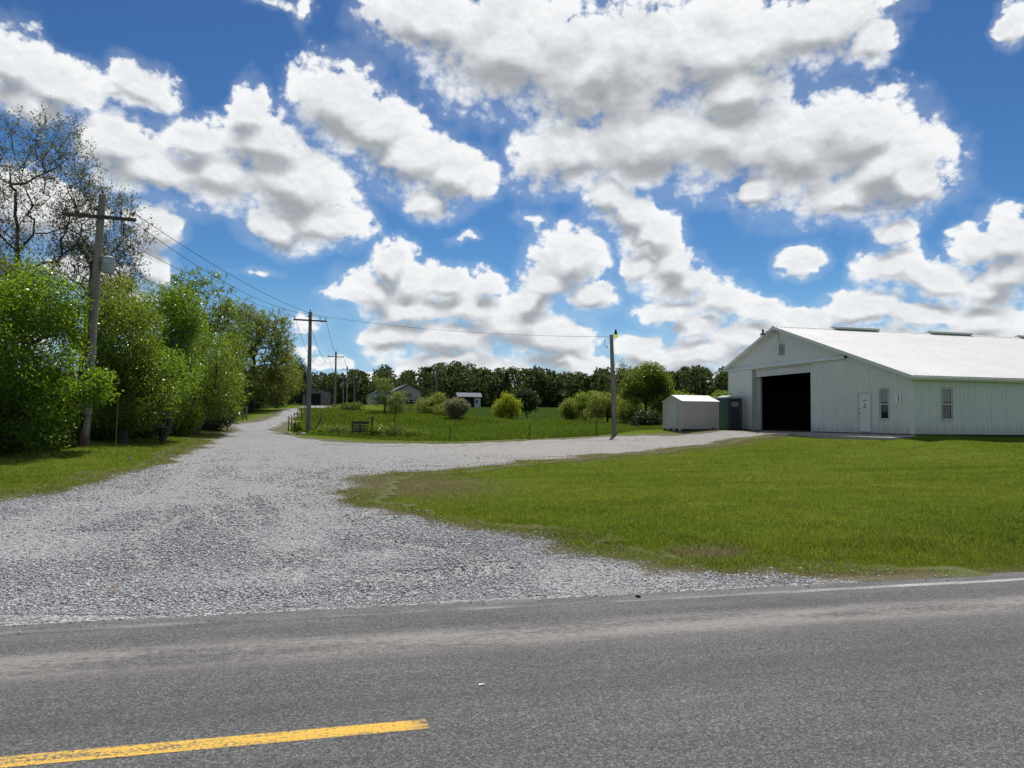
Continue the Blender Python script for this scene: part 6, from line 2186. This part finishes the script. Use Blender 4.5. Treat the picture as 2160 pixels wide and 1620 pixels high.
    for i, (px, D, rx, h, lab) in enumerate(((668, 58.5, 0.8, 0.55, "low weed clump just right of the second utility pole"), (690, 53.5, 1.0, 0.6, "weed clump midway between second pole and pallet"),
                                             (722, 52.5, 0.8, 0.6, "dry weed clump left of the pallet"), (800, 50.6, 0.9, 0.75, "leafy weed clump right of the pallet post"),
                                             (842, 50.0, 0.9, 0.8, "tallest pale weed clump between pallet and first steel post"), (880, 49.4, 0.7, 0.5, "low white flecked weed clump, rightmost along the field edge"),
                                             (712, 108, 1.7, 1.0, "pale weed clump at the foot of the third utility pole"), (745, 92, 1.6, 0.9, "straggling weed clump beyond the field corner"),
                                             (630, 58.0, 0.45, 0.8, "vine covered clump at the first post of the drive fence"))):
        b = gz(px, D)
        plant("weed_clump", lab, "weeds", gw, 400 + i, b, [(b[0], b[1], b[2] + h * 0.5, rx, 0.5, h * 0.55)], 60, 30, 0.085 if D < 70 else 0.15, 0.17 if D < 70 else 0.3, PALE if i in (0, 2, 4, 6, 7) else MID, 0.015, stems=5, fork=0.02, min_z=b[2], crown_name="foliage", trunk_name="stems", tint=(0.45, 0))


def make_woods():
    """the distant wood: one mass of crowns and stems"""
    rng = np.random.default_rng(77)
    P, S, T, Ta, Tb, Tr = [], [], [], [], [], []
    n = 0
    for row, (D0, dd, cnt) in enumerate(((236, 16, 150), (262, 20, 150), (295, 30, 120))):
        for i in range(cnt):
            px = -250 + (2350 + 250) * (i + rng.random()) / cnt
            D = D0 + dd * (rng.random() - 0.5) - 0.012 * max(px - 1000, 0) * 2
            if row == 0 and px < 560:
                D *= 0.8
            x, y = at(px, D)
            z = float(zt(x, y))
            toppx = 790 + 5 * math.sin(px * 0.011) + 5 * math.sin(px * 0.037 + 1) + rng.normal() * 2.6 - (5 if 900 < px < 1010 else 0) - 5 * row - 4
            ztop = EYE + ((HORIZ + (px - 1080) * 0.0105) - toppx) / 1600 * D
            h = max(ztop - z, 6)
            w = 3.3 + 2.2 * rng.random()
            conif = rng.random() < 0.03
            if i % 3 == 2:                     # understorey that fills the foot of the wood
                h *= 0.45 + 0.2 * rng.random()
                w *= 1.3
            m = int(260 + 85 * w)
            u = rng.random(m)
            zz = z + h * (0.97 * u ** 0.85)
            prof = np.where(u < 0.55, 0.62 + 0.38 * np.sin(np.pi * u / 1.1), np.sqrt(np.clip(1 - ((u - 0.55) / 0.47) ** 2, 0, 1)))
            rad = w * (prof if not conif else (1.08 - u) * 0.8)
            ang = rng.random(m) * 6.283
            rad = rad * (0.75 + 0.25 * np.cos(ang * 2.5 + u * 9 + i)) * np.sqrt(rng.random(m) * 0.75 + 0.25)
            P.append(np.stack([x + np.cos(ang) * rad, y + np.sin(ang) * rad, zz + rng.normal(size=m) * 0.35], 1))
            S.append(np.full(m, 0.75 + 0.3 * rng.random()))
            T.append(np.clip(rng.random() * 0.55 + 0.35 * rng.random(m) + 0.25 * (u - 0.5), 0, 1))
            Ta.append((x, y, z - 0.5))
            Tb.append((x + rng.normal() * 0.4, y, z + h * 0.8))
            Tr.append(0.13 + 0.1 * rng.random())
    P, S, T = np.concatenate(P), np.concatenate(S), np.concatenate(T)
    V, F = leaf_cards(rng, P, S, 0.4, 0.7)
    r = np.array(Tr)
    V2, F2 = tubes((np.array(Ta), np.array(Tb), r, r * 0.4), 5)
    V = np.concatenate([V, V2])
    F = np.concatenate([F, F2 + 4 * len(P)])
    tint = np.concatenate([np.repeat(T, 4), np.zeros(len(V2))])
    o = np_obj("woods", V, F, WOODS, attrs={'tint': tint})
    tag(o, "dark far wood closing the view behind the field and buildings", "wood", kind='stuff')


make_left_trees()
make_mid_plants()
make_woods()
